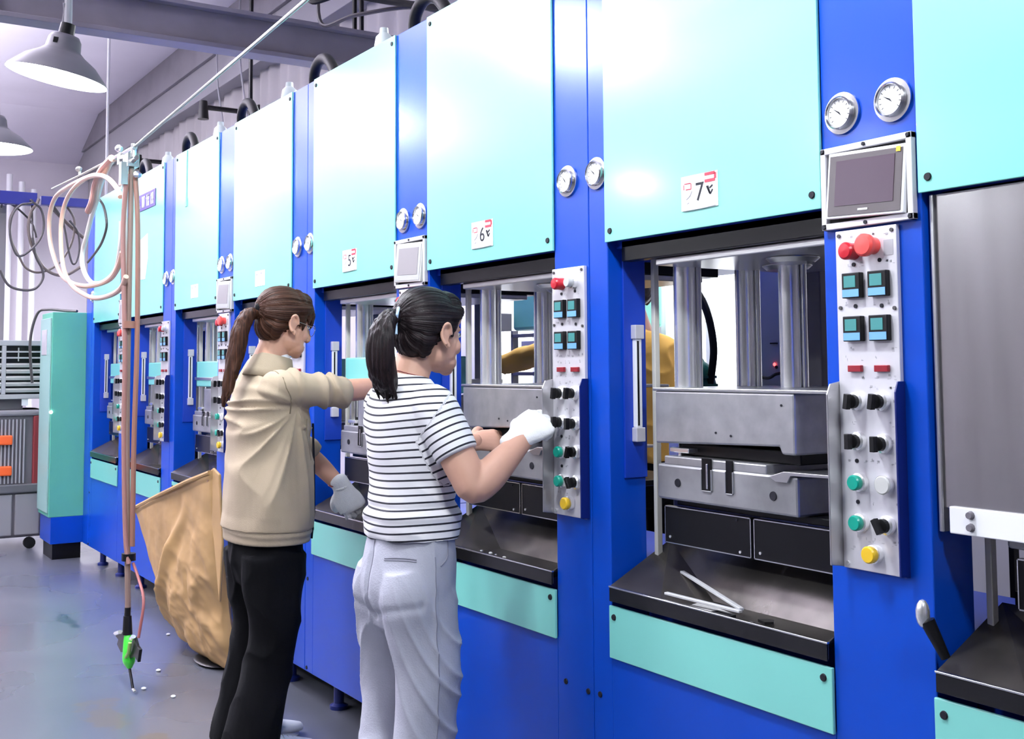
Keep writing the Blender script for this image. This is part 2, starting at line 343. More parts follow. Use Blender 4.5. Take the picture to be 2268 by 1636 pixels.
# ------------------------------------------------------------------ pendant lamps
def pendant(x, y, label, z=2.645):
    t = thing('pendant_lamp', label, 'lamp', (x, y, z), 0, 'enamel pendant lamps')
    prof = [(.222, -.045), (.218, -.035), (.155, .03), (.10, .065), (.078, .085), (.072, .13), (.060, .15), (.0, .151)]
    obj('lamp_shade', MB().lathe(prof, (0, 0, 0)), shade_o, t, smooth=60)
    obj('reflector', MB().lathe([(.219, -.0445), (.214, -.037), (.150, .026), (.095, .060), (.070, .080), (.0, .081)], (0, 0, 0)), shade_i, t, smooth=60)
    obj('lamp_collar', MB().cyl((0, 0, .148), (0, 0, .205), .036, .033, 16), blackp, t)
    obj('stem', MB().cyl((0, 0, .2), (0, 0, ZC - z), .017, n=10), greyp2, t)
    obj('vent_hole', MB().box(-.01, .01, -.078, -.070, .098, .122).xf(Matrix.Rotation(.9, 4, 'Z')), black, t)
    obj('bulb', MB().ell((0, 0, -.02), (.055, .055, .05), 16), bulbm, t)
    obj('cord', MB().tube(curve_pts([(-.08, -.03, .06), (-.06, -.03, .14), (-.02, -.015, .25), (0, -.02, .3)]), .005, 6), greyprint, t)
    return t
labs = ['lit grey bell-shaped pendant lamp hanging askew, the whole one in view', 'dark bell-shaped pendant lamp cut by the left edge of the view', 'pendant lamp hung over the striped shirt, above the frame', 'pendant lamp hung before the nearest press, above the frame', 'pendant lamp at the right end of the aisle row',
        'pendant lamp of the second row, farthest from the camera', 'middle pendant lamp of the second row', 'pendant lamp of the second row, nearest the camera']
for k, ((x, y), l) in enumerate(zip(PEND, labs)):
    t = pendant(x, y, l)
    if k == 0:   # this one hangs askew on its stem
        Rt = Matrix.Translation((0, 0, .2)) @ Matrix.Rotation(math.radians(11), 4, Vector((-.849, .528, 0))) @ Matrix.Translation((0, 0, -.2))
        for c in t.children:
            if c.name.split('.')[0] not in ('stem', 'cord'): c.matrix_local = Rt @ c.matrix_local

# ------------------------------------------------------------------ the press row
D0 = 1.8117; UW = 1.9226
def gauge(parent, x, z, ang):
    g = obj('pressure_gauge', MB().lathe([(.0, -.001), (.043, -.001), (.043, -.006), (.034, -.007), (.034, -.015), (.031, -.018), (.029, -.015), (.029, -.010), (0, -.010)], (x, 0, z), 'y', 36), silver, parent, smooth=30)
    obj('dial', MB().cyl((x, -.0100, z), (x, -.0115, z), .0285, n=28), whitem, g)
    a = ang; n = MB()
    c, s_ = math.cos(a), math.sin(a)
    n.add([(x - s_ * .0016, -.0130, z + c * .0016), (x + s_ * .0016, -.0130, z - c * .0016), (x + c * .020, -.0130, z + s_ * .020), (x - c * .008 - s_ * .003, -.0130, z - s_ * .008 + c * .003), (x, -.0140, z)], [(0, 2, 4), (1, 2, 4), (0, 3, 4), (3, 1, 4), (0, 1, 2), (0, 3, 1)])
    obj('needle', n, ink, g, smooth=0)
    tk = MB()
    for k in range(11):
        b = -.7 + k * (PI + 1.4) / 10; cb_, sb = math.cos(b), math.sin(b)
        tk.add([(x + cb_ * .021 - sb * .0007, -.0118, z + sb * .021 + cb_ * .0007), (x + cb_ * .021 + sb * .0007, -.0118, z + sb * .021 - cb_ * .0007), (x + cb_ * .026 + sb * .0007, -.0118, z + sb * .026 - cb_ * .0007), (x + cb_ * .026 - sb * .0007, -.0118, z + sb * .026 + cb_ * .0007)], [(0, 1, 2, 3)])
    k = obj('scale_marks', tk, ink, g, smooth=0); k['kind'] = 'stuff'
def selector(parent, x, z, y, rot=.5, m=blackp, name='selector_knob'):
    b = obj('button_collar', MB().lathe([(.0, 0), (.019, 0), (.018, -.010), (.014, -.013), (0, -.013)], (x, y, z), 'y', 20), chrome, parent)
    k = MB(); k.cyl((x, y - .012, z), (x, y - .022, z), .0135, n=16)
    h = MB().box(-.0055, .0055, -.030, -.018, -.015, .015).xf(Matrix.Translation((x, y - .008, z)) @ Matrix.Rotation(rot, 4, 'Y')); k.join(h)
    obj(name, k, m, parent, bevel=.001, smooth=0)
def push(parent, x, z, y, m, r=.015, name='push_button', h=.024, rc=.018):
    obj('button_collar', MB().lathe([(.0, 0), (rc, 0), (rc, -.012), (rc - .004, -.014), (0, -.014)], (x, y, z), 'y', 20), chrome, parent)
    obj(name, MB().lathe([(0, -.012), (r * .8, -.012), (r, -.016), (r, -h), (r * .85, -h - .003), (0, -h - .003)], (x, y, z), 'y', 22), m, parent)
def estop(parent, x, z, y, m, r=.022, h=.045):
    obj('button_collar', MB().lathe([(0, 0), (.017, 0), (.016, -.02), (0, -.02)], (x, y, z), 'y', 20), m, parent)
    obj('emergency_button', MB().lathe([(0, -.018), (.014, -.018), (r, -h + .012), (r, -h + .004), (r * .8, -h), (0, -h - .001)], (x, y, z), 'y', 26), m, parent)
def control_panel(parent, x0, even, full):
    p = obj('control_panel', MB().box(x0, x0 + .148, -.010, 0, .893, 1.563), alu, parent, bevel=.0015)
    y = -.010
    obj('side_flange', MB().prism([(-.002, .893), (-.045, .899), (-.045, 1.235), (-.035, 1.256), (-.002, 1.262)], 'x', x0 - .004, x0), steel, p, bevel=.001)
    obj('side_flange', MB().prism([(-.002, .893), (-.030, .897), (-.030, 1.242), (-.022, 1.262), (-.002, 1.262)], 'x', x0 + .148, x0 + .152), navy, p, bevel=.001)
    L, R = x0 + .043, x0 + .107
    if not even:
        estop(p, x0 + .046, 1.519, y, redp, .0175, .030); estop(p, x0 + .094, 1.526, y, redl, .0225, .034)
        obj('warning_patch', MB().box(x0 + .118, x0 + .140, y - .0006, y, 1.505, 1.535), greyprint, p, smooth=0)
    else:
        estop(p, L + .006, 1.520, y, redp, .0165, .030); push(p, R - .004, 1.521, y, greyp, .014)
    for zz in (1.451, 1.365):
        for xx in (L + .003, R + .002):
            q = obj('timer', MB().box(xx - .022, xx + .022, y - .013, y, zz - .025, zz + .025), blackp, p, bevel=.0015)
            obj('display', MB().box(xx - .016, xx + .012, y - .014, y - .0125, zz - .004, zz + .019), lcd, q, smooth=0)
            obj('display_label', MB().box(xx - .020, xx + .020, y - .014, y - .0125, zz - .023, zz - .008), lcdb, q, smooth=0)
    for xx in (L + .003, R + .003): obj('indicator', MB().box(xx - .017, xx + .015, y - .008, y, 1.280, 1.293), redd, p, bevel=.001)
    selector(p, L + .003, 1.222, y, .15); selector(p, R - .002, 1.223, y, .15); selector(p, L + .003, 1.144, y, .0); selector(p, R, 1.142, y, .0)
    push(p, L + .006, 1.064, y, greenp)
    if even: selector(p, R + .002, 1.067, y, .3)
    else: push(p, R + .004, 1.064, y, greyp, .0185, h=.015, rc=.0165)
    push(p, L + .006, .986, y, greenp); selector(p, R + .003, .987, y, -.5)
    push(p, x0 + .080, .929, y, yellowp, .0165)
    for xx, zz in ((.010, 1.553), (.138, 1.553), (.010, 1.408), (.140, 1.402), (.012, .903)):
        obj('screw', MB().cyl((x0 + xx, y, zz), (x0 + xx, y - .003, zz), .004, n=8), cordk if zz > 1 else chrome, p)
    for xx, zz in ((.045, 1.493), (.108, 1.497), (.047, 1.410), (.110, 1.408), (.040, 1.105), (.040, 1.025)):
        obj('indicator_lamp', MB().cyl((x0 + xx, y, zz), (x0 + xx, y - .002, zz), .0042, n=10), ink, p)
    if full:
        mk = MB(); rr = random.Random(3 + int(even))
        for zz in (1.547, 1.490, 1.412, 1.323, 1.305, 1.268, 1.248, 1.178, 1.102, 1.104, 1.024, .952, .932, 1.222, 1.144):
            for xx in (.022, .034, .060, .074, .092, .122, .134):
                if rr.random() < .5: continue
                for q in range(3):
                    dx, dz = rr.uniform(-.004, .004), rr.uniform(-.004, .004)
                    mk.box(x0 + xx + dx, x0 + xx + dx + rr.choice((.001, .005)), y - .0004, y, zz + dz, zz + dz + rr.choice((.001, .004)))
        k = obj('printed_marks', mk, greyprint, p, smooth=0); k['kind'] = 'stuff'
def hmi(parent, x0, dark):
    f = MB(); x1 = x0 + .222; z0, z1 = 1.568, 1.736
    for q in ((x0, x1, z0, z0 + .013), (x0, x1, z1 - .013, z1), (x0, x0 + .013, z0, z1), (x1 - .013, x1, z0, z1)): f.box(q[0], q[1], -.014, 0, q[2], q[3])
    h = obj('screen_surround', f, alu, parent, bevel=.0015)
    b = MB().box(x0 + .013, x1 - .013, -.003, 0, z0 + .013, z1 - .013); obj('screen_recess', b, blackp, h, smooth=0)
    T = Matrix.Translation((x0 + .114, -.012, 1.652)) @ Matrix.Rotation(math.radians(2.5), 4, 'Y') @ Matrix.Rotation(-.06, 4, 'X')
    obj('bezel', MB().box(-.094, .094, -.006, .006, -.067, .067).xf(T), whitep if dark else greyp, h, bevel=.002)
    obj('bezel_face', MB().box(-.088, .088, -.0075, -.005, -.062, .060).xf(T), mat('bezel_grey', (.07, .055, .06), .35) if dark else greyp2, h, smooth=0)
    obj('display', MB().box(-.071, .071, -.0085, -.007, -.043, .049).xf(T), screen if dark else mat('dull_screen', (.24, .22, .23), .4), h, smooth=0)
    if dark: obj('sticker', MB().box(-.004, .006, -.0092, -.0085, .052, .062).xf(T @ Matrix.Translation((.078, 0, 0))), yellowp, h, smooth=0); obj('badge', MB().box(-.012, .012, -.0085, -.007, -.055, -.051).xf(T), alu, h, smooth=0)
    for xx in (x0 + .007, x1 - .007, (x0 + x1) / 2):
        for zz in (z0 + .006, z1 - .006): obj('screw', MB().cyl((xx, -.014, zz), (xx, -.017, zz), .004, n=8), ink, h)

def station(t, x0, no):
    """one press station; x0 left edge of its panel, .722 wide"""
    W_ = .722; x1 = x0 + W_
    up = obj('upper_panel', MB().box(x0 - .002, x1 + .002, -.008, -.001, 1.616, 2.475), teal, t, bevel=.0015)
    for xx, zz in ((x0 + .021, 1.644), (x1 - .021, 1.647), (x0 + .021, 2.446), (x1 - .021, 2.448)):
        obj('screw', MB().cyl((xx, -.007, zz), (xx, -.0115, zz), .0085, .007, 12), ink, up)
    lp = obj('lower_panel', MB().box(x0 - .001, x1 + .001, -.009, -.001, .556, .687), teal, t, bevel=.002)
    for xx, zz in ((x0 + .020, .660), (x1 - .021, .664)): obj('screw', MB().cyl((xx, -.008, zz), (xx, -.0125, zz), .0085, .007, 12), ink, lp)
    # base below
    bp = obj('base_panel', MB().box(x0, x1, .0, .03, .085, .56), blue, t, bevel=.0015)
    # jambs of the opening with the raised guide strip and light curtain
    for sx, xa in ((1, x0), (-1, x1)):
        obj('jamb_strip', MB().box(*sorted((xa, xa + sx * .007)), .045, .118, 1.005, 1.606), blue_dk, t, bevel=.001)
    lc = obj('light_curtain', MB().box(x0 + .007, x0 + .022, .072, .092, 1.135, 1.365), whitep, t, bevel=.002)
    obj('end_cap', MB().box(x0 + .006, x0 + .026, .068, .098, 1.365, 1.402), alu, lc, bevel=.002)
    obj('end_cap', MB().box(x0 + .006, x0 + .026, .068, .098, 1.098, 1.135), alu, lc, bevel=.002)
    obj('sensor_window', MB().box(x0 + .0215, x0 + .0225, .076, .082, 1.14, 1.36), blackp, lc, smooth=0)
    obj('guide_rail', MB().box(x0 + .018, x0 + .032, .128, .145, .72, 1.60), mat('cream_rail', (.62, .60, .54), .4) if 'cream_rail' not in bpy.data.materials else bpy.data.materials['cream_rail'], t, bevel=.002)
    # rim of opening
    obj('header_plate', MB().box(x0 + .02, x1, .03, .065, 1.566, 1.62), black, t, bevel=.002)
    if no == 8:
        d = obj('guard_door', MB().box(x0 + .01, x1, .018, .026, 1.03, 1.613), sheet, t, bevel=.001)
        obj('door_strip', MB().box(x0 + .030, x1, .010, .018, .985, 1.034), whitep, d, bevel=.002)
        for k in range(2): obj('bolt', MB().cyl((x0 + .075, .010, 1.000 + k * .022), (x0 + .075, .002, 1.000 + k * .022), .008, .006, 10), greydk, d)
        obj('door_edge', MB().box(x0 + .006, x0 + .016, .012, .03, .985, 1.613), steel, d, bevel=.002)
    xm0, xm1 = x0 + .098, x0 + .565
    tealram = no in (1, 2, 3, 4, 5)
    # head platen
    obj('head_beam', MB().box(x0 + .125, x1 - .005, .06, .62, 1.566, 1.60), black, t, bevel=.002)
    obj('head_platen', MB().box(x0 + .125, x1 - .01, .055, .56, 1.548, 1.566), steel, t, bevel=.003)
    for cx, cy in ((.45, .20), (.30, .34)): obj('platen_boss', MB().lathe([(0, -.012), (.05, -.012), (.062, -.002), (.062, 0)], (x0 + cx, cy, 1.547)), steel, t)
    # guide columns
    colz = (1.236, 1.55) if not tealram else (1.33, 1.55)
    for cx, cy, rr in ((.115, .16, .029), (.120, .37, .027), (.335, .31, .027)):
        obj('guide_column', MB().cyl((x0 + cx, cy, colz[0]), (x0 + cx, cy, colz[1]), rr, n=28), chrome, t)
    for cx, cy, rr in ((.140, .185, .008), (.150, .385, .008), (.366, .325, .008)):
        obj('tie_rod', MB().cyl((x0 + cx, cy, colz[0]), (x0 + cx, cy, colz[1]), rr, n=12), steel, t)
    if tealram:
        rb = obj('ram_block', MB().box(x0 + .10, x1 - .02, .09, .30, 1.20, 1.335), teal, t, bevel=.006)
        obj('ram_plate', MB().box(x0 + .08, x1 - .03, .085, .46, 1.235, 1.25), steel, rb, bevel=.002)
        for k in range(3): obj('lift_rod', MB().cyl((x0 + .12 + k * .2, .12, .98), (x0 + .12 + k * .2, .12, 1.21), .016, n=14), steel, t)
        obj('upper_mold', MB().box(xm0 + .1, xm1, .10, .42, 1.0, 1.19), mold2, t, bevel=.005)
    else:
        pf = [(xm0, 1.10), (xm0 + .42, 1.113), (xm0 + .428, 1.096), (xm1, 1.096), (xm1, 1.232), (xm0, 1.232)]
        um = obj('upper_mold', MB().prism(pf, 'y', .070, .42), mold2, t, bevel=.005)
        obj('mold_cap', MB().box(xm0 - .005, xm1 + .10, .066, .46, 1.232, 1.240), steel, um, bevel=.002)
        for xx, zz in ((.22, 1.135), (.27, 1.130), (.43, 1.205)): obj('pin_hole', MB().cyl((xm0 + xx, .071, zz), (xm0 + xx, .068, zz), .0028, n=8), ink, um)
    zt = 1.07
    lm = obj('lower_mold', MB().box(xm0 + .005, xm1 + .005, .070, .42, .962, zt - .02), mold, t, bevel=.006)
    obj('mold_rim', MB().box(xm0 + .03, xm1 - .09, .072, .41, zt - .022, zt), mold2, lm, bevel=.003)
    obj('mold_lip', MB().prism([(xm1 - .075, 1.046), (xm1 - .055, 1.036), (xm1 - .02, 1.036), (xm1 - .01, 1.052), (xm1 + .13, 1.056), (xm1 + .13, 1.062), (xm1 - .03, 1.060)], 'y', .064, .40), steel, lm, bevel=.001)
    # slots and lifting holes on the front, recess darkness painted as black patches
    for xx, ww in ((.170, .032), (.252, .022)):
        s_ = MB()
        for q in ((xx - .003, xx, .996, 1.046), (xx + ww, xx + ww + .003, .996, 1.046), (xx, xx + ww, .993, .996)): s_.box(xm0 + q[0], xm0 + q[1], .066, .072, q[2], q[3])
        obj('slot_edge', s_, mold2, lm, bevel=.001)
        obj('slot_shade', MB().box(xm0 + xx, xm0 + xx + ww, .0685, .0712, .996, 1.072), black, lm, smooth=0)
    obj('slot_bar', MB().box(xm0 + .186, xm0 + .192, .066, .069, 1.0, 1.06), silver, lm, bevel=.001)
    for xx, zz in ((.082, 1.006), (.400, 1.003)):
        obj('lifting_hole_shade', MB().lathe([(.0, -.0006), (.0095, -.0006), (.010, -.0012), (.011, .002)], (xm0 + xx, .069, zz), 'y', 18), ink, lm)
    # clamp and small fittings
    cl = MB(); cl.box(xm0 + .03, xm0 + .10, .09, .16, 1.078, 1.090); cl.box(xm0 + .05, xm0 + .06, .10, .13, 1.06, 1.08); cl.box(xm0 - .02, xm0 + .02, .13, .2, 1.06, 1.10)
    obj('mold_clamp', cl, chrome, t, bevel=.002)
    obj('spacer_block', MB().box(xm0 + .04, xm1 - .03, .12, .40, 1.07, 1.10), black, t, bevel=.003)
    obj('bolster', MB().box(x0 + .13, x1 - .02, .11, .55, .945, .962), black, t, bevel=.002)
    # glossy drawers under the mold
    for a, b in ((x0 + .112, x0 + .411), (x0 + .420, x1 - .02)):
        dr = obj('drawer_front', MB().box(a, b, .086, .10, .852, .944), black, t, bevel=.0015)
        e = MB()
        for q in ((a, b, .852, .8545), (a, b, .9415, .944), (a, a + .0025, .852, .944), (b - .0025, b, .852, .944)): e.box(q[0], q[1], .0845, .0865, q[2], q[3])
        obj('drawer_edge', e, silver, dr, smooth=0)
        for xx, zz in ((a + .02, .868), (b - .035, .862), (b - .045, .935)): obj('screw', MB().cyl((xx, .086, zz), (xx, .083, zz), .0035, n=8), chrome if zz < .9 else ink, dr)
    obj('rear_shield', MB().box(x0 + .03, x1 - .01, .20, .22, .70, .86), black, t, smooth=0)
    # hopper tray
    tr = MB(); th = .004
    xl, xr = x0 + .01, x1 - .005
    # front lip, floor, left slope, back slope, right slope
    tr.box(xl, xr, -.014, -.010, .703, .735)
    v = [(xl, -.012, .735), (xr, -.012, .735), (xr, .19, .835), (xl, .19, .835), (xl + .17, .004, .712), (xr - .03, .004, .712), (xr - .03, .118, .722), (xl + .24, .118, .722)]
    f = [(0, 1, 5, 4), (1, 2, 6, 5), (2, 3, 7, 6), (3, 0, 4, 7), (4, 5, 6, 7)]
    tr.add(v, f)
    to = obj('tray', tr, traym, t, smooth=0)
    so = to.modifiers.new('thick', 'SOLIDIFY'); so.thickness = .003; so.offset = -1
    obj('tray_edge', MB().box(xl - .002, xr + .002, -.017, -.009, .734, .738), silver, to, bevel=.001)
    obj('lip_band', MB().box(xl, xr, -.0155, -.012, .700, .733), mat('lip_black', (.010, .010, .011), .15, .3), to, smooth=0)
    # feet
    for xx in (x0 + .12, x1 - .12):
        obj('machine_foot', MB().lathe([(0, .0), (.035, .0), (.035, .014), (.02, .022), (.02, .115), (0, .115)], (xx, .06, FZ)), navy, t)
    # top hose
    hx = x1 + .005
    hp = curve_pts([(hx - .21, .20, 2.40), (hx - .215, .185, 2.52), (hx - .18, .17, 2.60), (hx - .10, .16, 2.635), (hx + .0, .15, 2.62), (hx + .09, .14, 2.56), (hx + .17, .13, 2.47), (hx + .20, .13, 2.42)], 6)
    obj('return_hose', MB().tube([(a, b, c + .02) for a, b, c in hp], .024, 14), rubber, t)
    fl = obj('air_filter', MB().lathe([(0, 0), (.035, 0), (.038, .05), (.032, .085), (.018, .10), (.016, .12), (0, .12)], (x1 - .30, .10, 2.475)), mat('frosted_filter', (.55, .60, .58), .3) if 'frosted_filter' not in bpy.data.materials else bpy.data.materials['frosted_filter'], t)
    if no in (5, 6, 7):
        sx = {5: .353, 6: .352, 7: .362}[no]; sp = obj('number_sign', MB().box(x0 + sx - .062, x0 + sx + .062, -.0105, -.008, 1.660, 1.742), whitem, t, bevel=.0005)
        text('lettering', str(no), .062, ink, sp, (x0 + sx + .002, -.0107, 1.698))
        e = MB(); y = -.0108
        def strokes(lst, w_=.0022):
            for (xa, za, xb, zb_) in lst:
                d = Vector((xb - xa, 0, zb_ - za)); n = Vector((-d.z, 0, d.x)).normalized() * w_ / 2; p, q = Vector((x0 + sx + xa, y, 1.7 + za)), Vector((x0 + sx + xb, y, 1.7 + zb_))
                e.add([p - n, q - n, q + n, p + n, p - n + Vector((0, -.0006, 0)), q - n + Vector((0, -.0006, 0)), q + n + Vector((0, -.0006, 0)), p + n + Vector((0, -.0006, 0))], [(0, 1, 2, 3), (7, 6, 5, 4), (0, 4, 5, 1), (1, 5, 6, 2), (2, 6, 7, 3), (3, 7, 4, 0)])
        strokes([(-.052, .022, -.052, .010), (-.050, .024, -.028, .024), (-.027, .023, -.027, .010), (-.045, .010, -.027, .010)]); obj('logo', e, inkr, sp, smooth=0)
        e = MB(); strokes([(.020, .038, .054, .038), (.055, .038, .055, .024), (.020, .022, .055, .022)], .007); obj('logo', e, inkr, sp, smooth=0)
        e = MB(); strokes([(-.044, -.014, -.030, -.006), (-.032, -.008, -.024, .004), (-.042, -.024, -.034, -.022), (-.055, -.040, .010, -.040), (.01, -.040, .055, -.038)], .0018); obj('scribble', e, inkg, sp, smooth=0)
        e = MB(); strokes([(.026, .010, .036, -.008), (.030, .010, .038, -.010), (.036, .004, .046, .010), (.038, -.010, .046, .0)], .004); obj('scribble', e, ink, sp, smooth=0)
    if no in (3, 4):
        sp = obj('paper_label', MB().box(x0 + .30, x0 + .42, -.0095, -.008, 1.665, 1.735), whitem, t, smooth=0)
        obj('scribble', MB().box(x0 + .315, x0 + .33, -.0102, -.0095, 1.715, 1.722).box(x0 + .37, x0 + .385, -.0102, -.0095, 1.718, 1.726), inkg, sp, smooth=0)
    if no == 3:
        st_ = obj('hanging_strap', MB().box(x0 + .192, x0 + .208, -.011, -.008, 2.20, 2.47), mat('strap_green', (.16, .42, .36), .5), t, smooth=0)
        obj('strap_tag', MB().box(x0 + .186, x0 + .214, -.013, -.008, 2.165, 2.21), bpy.data.materials['strap_green'], st_, bevel=.001)
    if no == 2:
        px = x0 + .15; sp = obj('name_plate', MB().box(px, px + .41, -.012, -.008, 2.248, 2.350), purple, t, bevel=.002)
        def G(cx, L):
            gl = MB()
            for xa, xb, za, zb_ in L: gl.box(px + cx + xa * .06, px + cx + xb * .06, -.014, -.012, 2.265 + za * .068, 2.265 + zb_ * .068)
            obj('character', gl, whitem, sp, smooth=0)['kind'] = 'stuff'
        G(.03, [(.42, .58, .45, 1), (.25, .42, .2, .55), (.58, .75, .2, .55), (.05, .25, 0, .25), (.75, .95, 0, .25)])
        G(.125, [(0, 1, .85, 1), (.05, .2, .0, .85), (.8, .95, 0, .85), (.2, .8, .4, .52), (.42, .58, .0, .85), (0, 1, 0, .1)])
        G(.22, [(.15, .3, 0, 1), (0, .45, .65, .8), (.55, .7, 0, 1), (.85, 1, 0, 1), (.55, 1, .8, .95), (.55, 1, .4, .5)])
        G(.315, [(.1, .25, 0, 1), (0, .4, .7, .85), (.5, .62, .0, .9), (.85, 1, 0, .9), (.5, 1, .88, 1), (.5, 1, .3, .4)])
        obj('taped_paper', MB().prism([(x0 + .17, 2.065), (x0 + .40, 2.10), (x0 + .41, 1.95), (x0 + .36, 1.83), (x0 + .21, 1.835), (x0 + .165, 1.95)], 'y', -.010, -.008), whitem, t, smooth=0)

def press(U, nos, label):
    t = thing('rubber_press', label, 'machine', (U, D0, 0), 0, 'twin presses in the row')
    # pillars: left half of a seam, centre, right half of a seam
    for a, b in ((0.001, .08), (.802, 1.041), (1.763, UW - .001)):
        obj('pillar', MB().box(a, b, 0, .118, .085, 2.475), blue, t, bevel=.0025)
    for a in (.04, .92): obj('rear_post', MB().box(a - .035, a + .035, .80, .87, .085, 2.45), greydk, t, bevel=.003)
    obj('upper_body', MB().box(.01, UW - .01, .03, .87, 1.60, 2.46), blue_dk, t, bevel=.003)
    obj('lower_body', MB().box(.01, UW - .01, .125, .87, .085, .70), blue_dk, t, bevel=.003)
    obj('plinth', MB().box(.05, UW - .05, .10, .82, .04, .085), black, t, smooth=0)
    station(t, .08, nos[0]); station(t, 1.041, nos[1])
    near = nos[0] >= 5
    gauge(t, .040, 1.804, 2.5); gauge(t, 1.832, 1.802, 2.3)
    gauge(t, .861, 1.804, 2.55); gauge(t, .985, 1.806, 2.65)
    hmi(t, .810, nos[0] == 7); control_panel(t, .841, False, near); control_panel(t, 1.764, True, near)
    for xx, zz in ((.028, .451), (1.80, .450), (.022, .10), (1.80, .105), (1.90, .447)):
        obj('screw', MB().cyl((xx, .002, zz), (xx, -.003, zz), .0085, .007, 12), ink, t)
    return t
U7 = -2.404
press(U7, (7, 8), 'blue and teal twin press carrying the number 7 sign, nearest of the row')
press(U7 - UW, (5, 6), 'blue and teal twin press with the number 6 sign, behind the two women')
press(U7 - 2 * UW, (3, 4), 'blue and teal twin press left of the women with drip mark on a panel')
press(U7 - 3 * UW, (1, 2), 'farthest blue and teal twin press with violet name plate')
# extra trim at the row's left end
obj_end = tag(obj('end_cover', MB().box(U7 - 3 * UW - .16, U7 - 3 * UW - .004, D0, D0 + .85, .085, 2.40), blue, bevel=.003), 'narrow blue end cover closing the left end of the press row', 'cover')

# handle at the foot of station 8
h = MB(); h.cyl((-1.330, 1.795, .765), (-1.352, 1.775, .83), .009, .014, 12); hh = thing('tray_latch', 'curved steel latch handle at the edge of the number 8 tray', 'latch', (0, 0, 0))
obj('latch_arm', h, blackp, hh); obj('latch_grip', MB().ell((-1.357, 1.770, .842), (.013, .013, .026), 14), chrome, hh)

# loose things in tray 7
barm = mat('bright_bar', (.75, .75, .76), .3, .3)
for k, (p0, p1, r, lab, mm) in enumerate([((-2.20, 1.940, .776), (-1.925, 1.875, .738), .005, 'thin steel bar lying across the press 7 tray, upper of two', barm), ((-2.14, 1.834, .744), (-1.915, 1.862, .736), .005, 'thin steel bar lying low in the press 7 tray', barm)]):
    d = Vector(p1) - Vector(p0); L = d.length
    o = obj('steel_bar', MB().box(0, L, -.006, .006, -.003, .003), mm, bevel=.001); o.matrix_world = Matrix.Translation(p0) @ d.to_track_quat('X', 'Z').to_matrix().to_4x4(); tag(o, lab, 'bar')
cpm = MB(); cpm.box(-1.965, -1.905, 1.818, 1.822, .722, .734); cpm.box(-1.965, -1.960, 1.822, 1.836, .722, .734); cpm.box(-1.910, -1.905, 1.822, 1.836, .722, .734); cpm.box(-1.965, -1.905, 1.834, 1.838, .722, .734)
tag(obj('black_clip', cpm, blackp, bevel=.001), 'small black rectangular clip in the press 7 tray', 'clip')
tag(obj('rubber_scrap', MB().prism([(-1.86, 1.86), (-1.83, 1.85), (-1.82, 1.868), (-1.835, 1.885), (-1.85, 1.882)], 'z', .724, .730), blackp), 'small black rubber scrap in the press 7 tray', 'scrap')
tag(obj('rubber_scrap', MB().ell((-1.855, 1.832, .724), (.012, .008, .005), 12), greydk), 'round grey rubber scrap near the lip of the press 7 tray', 'scrap')
ct = MB(); ct.prism([(-2.07, 1.848), (-1.94, 1.836), (-1.95, 1.868), (-2.02, 1.885), (-2.08, 1.88)], 'z', .723, .7255)
tag(obj('cleaning_cloth', ct, mat('grey_cloth', (.42, .41, .40), .8, bump=.4, bscale=60), smooth=0), 'grey cloth spread on the floor of the press 7 tray', 'cloth')
for k, (x, y) in enumerate(((-2.97, 1.85), (-2.93, 1.845), (-2.88, 1.842), (-3.02, 1.848))):
    tag(obj('rubber_bit', MB().ell((x, y, .727), (.007, .006, .004), 10), [greyp, silver, greyp, steel][k]), ['largest pale moulding bit', 'shiny moulding bit', 'rightmost moulding bit', 'leftmost moulding bit'][k] + ' at the lip of the press 6 tray', 'scrap', 'moulding bits in the press 6 tray')

# ------------------------------------------------------------------ teal cabinet, cooler, left side
t = thing('electrical_cabinet', 'tall narrow teal cabinet on a blue base at the row end', 'cabinet', (-8.53, 1.70, 0))
obj('cabinet_body', MB().box(-.20, .18, -.115, .12, .27, 1.70), teal_dk, t, bevel=.004)
obj('cabinet_base', MB().box(-.20, .18, -.10, .125, .085, .27), blue, t, bevel=.003)
obj('cabinet_foot', MB().box(-.17, .15, -.08, .11, FZ, .085), black, t, smooth=0)
obj('cabinet_door', MB().box(-.185, .165, -.127, -.115, .30, 1.66), mat('cabinet_door_pale', (.30, .50, .46), .4), t, bevel=.003)
obj('meter_window', MB().box(-.12, .06, -.131, -.127, 1.40, 1.58), alu, t, bevel=.002)
obj('door_lamp', MB().ell((.19, -.115, 1.0), (.012, .012, .012), 12), ledw, t)
tag(obj('cabinet_cable', MB().tube(curve_pts([(-8.70, 1.52, 1.2), (-8.70, 1.50, 1.5), (-8.68, 1.54, 1.70), (-8.6, 1.6, 1.73), (-8.45, 1.7, 1.715), (-8.36, 1.75, 1.71)]), .010, 8), cordk), 'dark cable running over the top of the teal cabinet', 'cable')

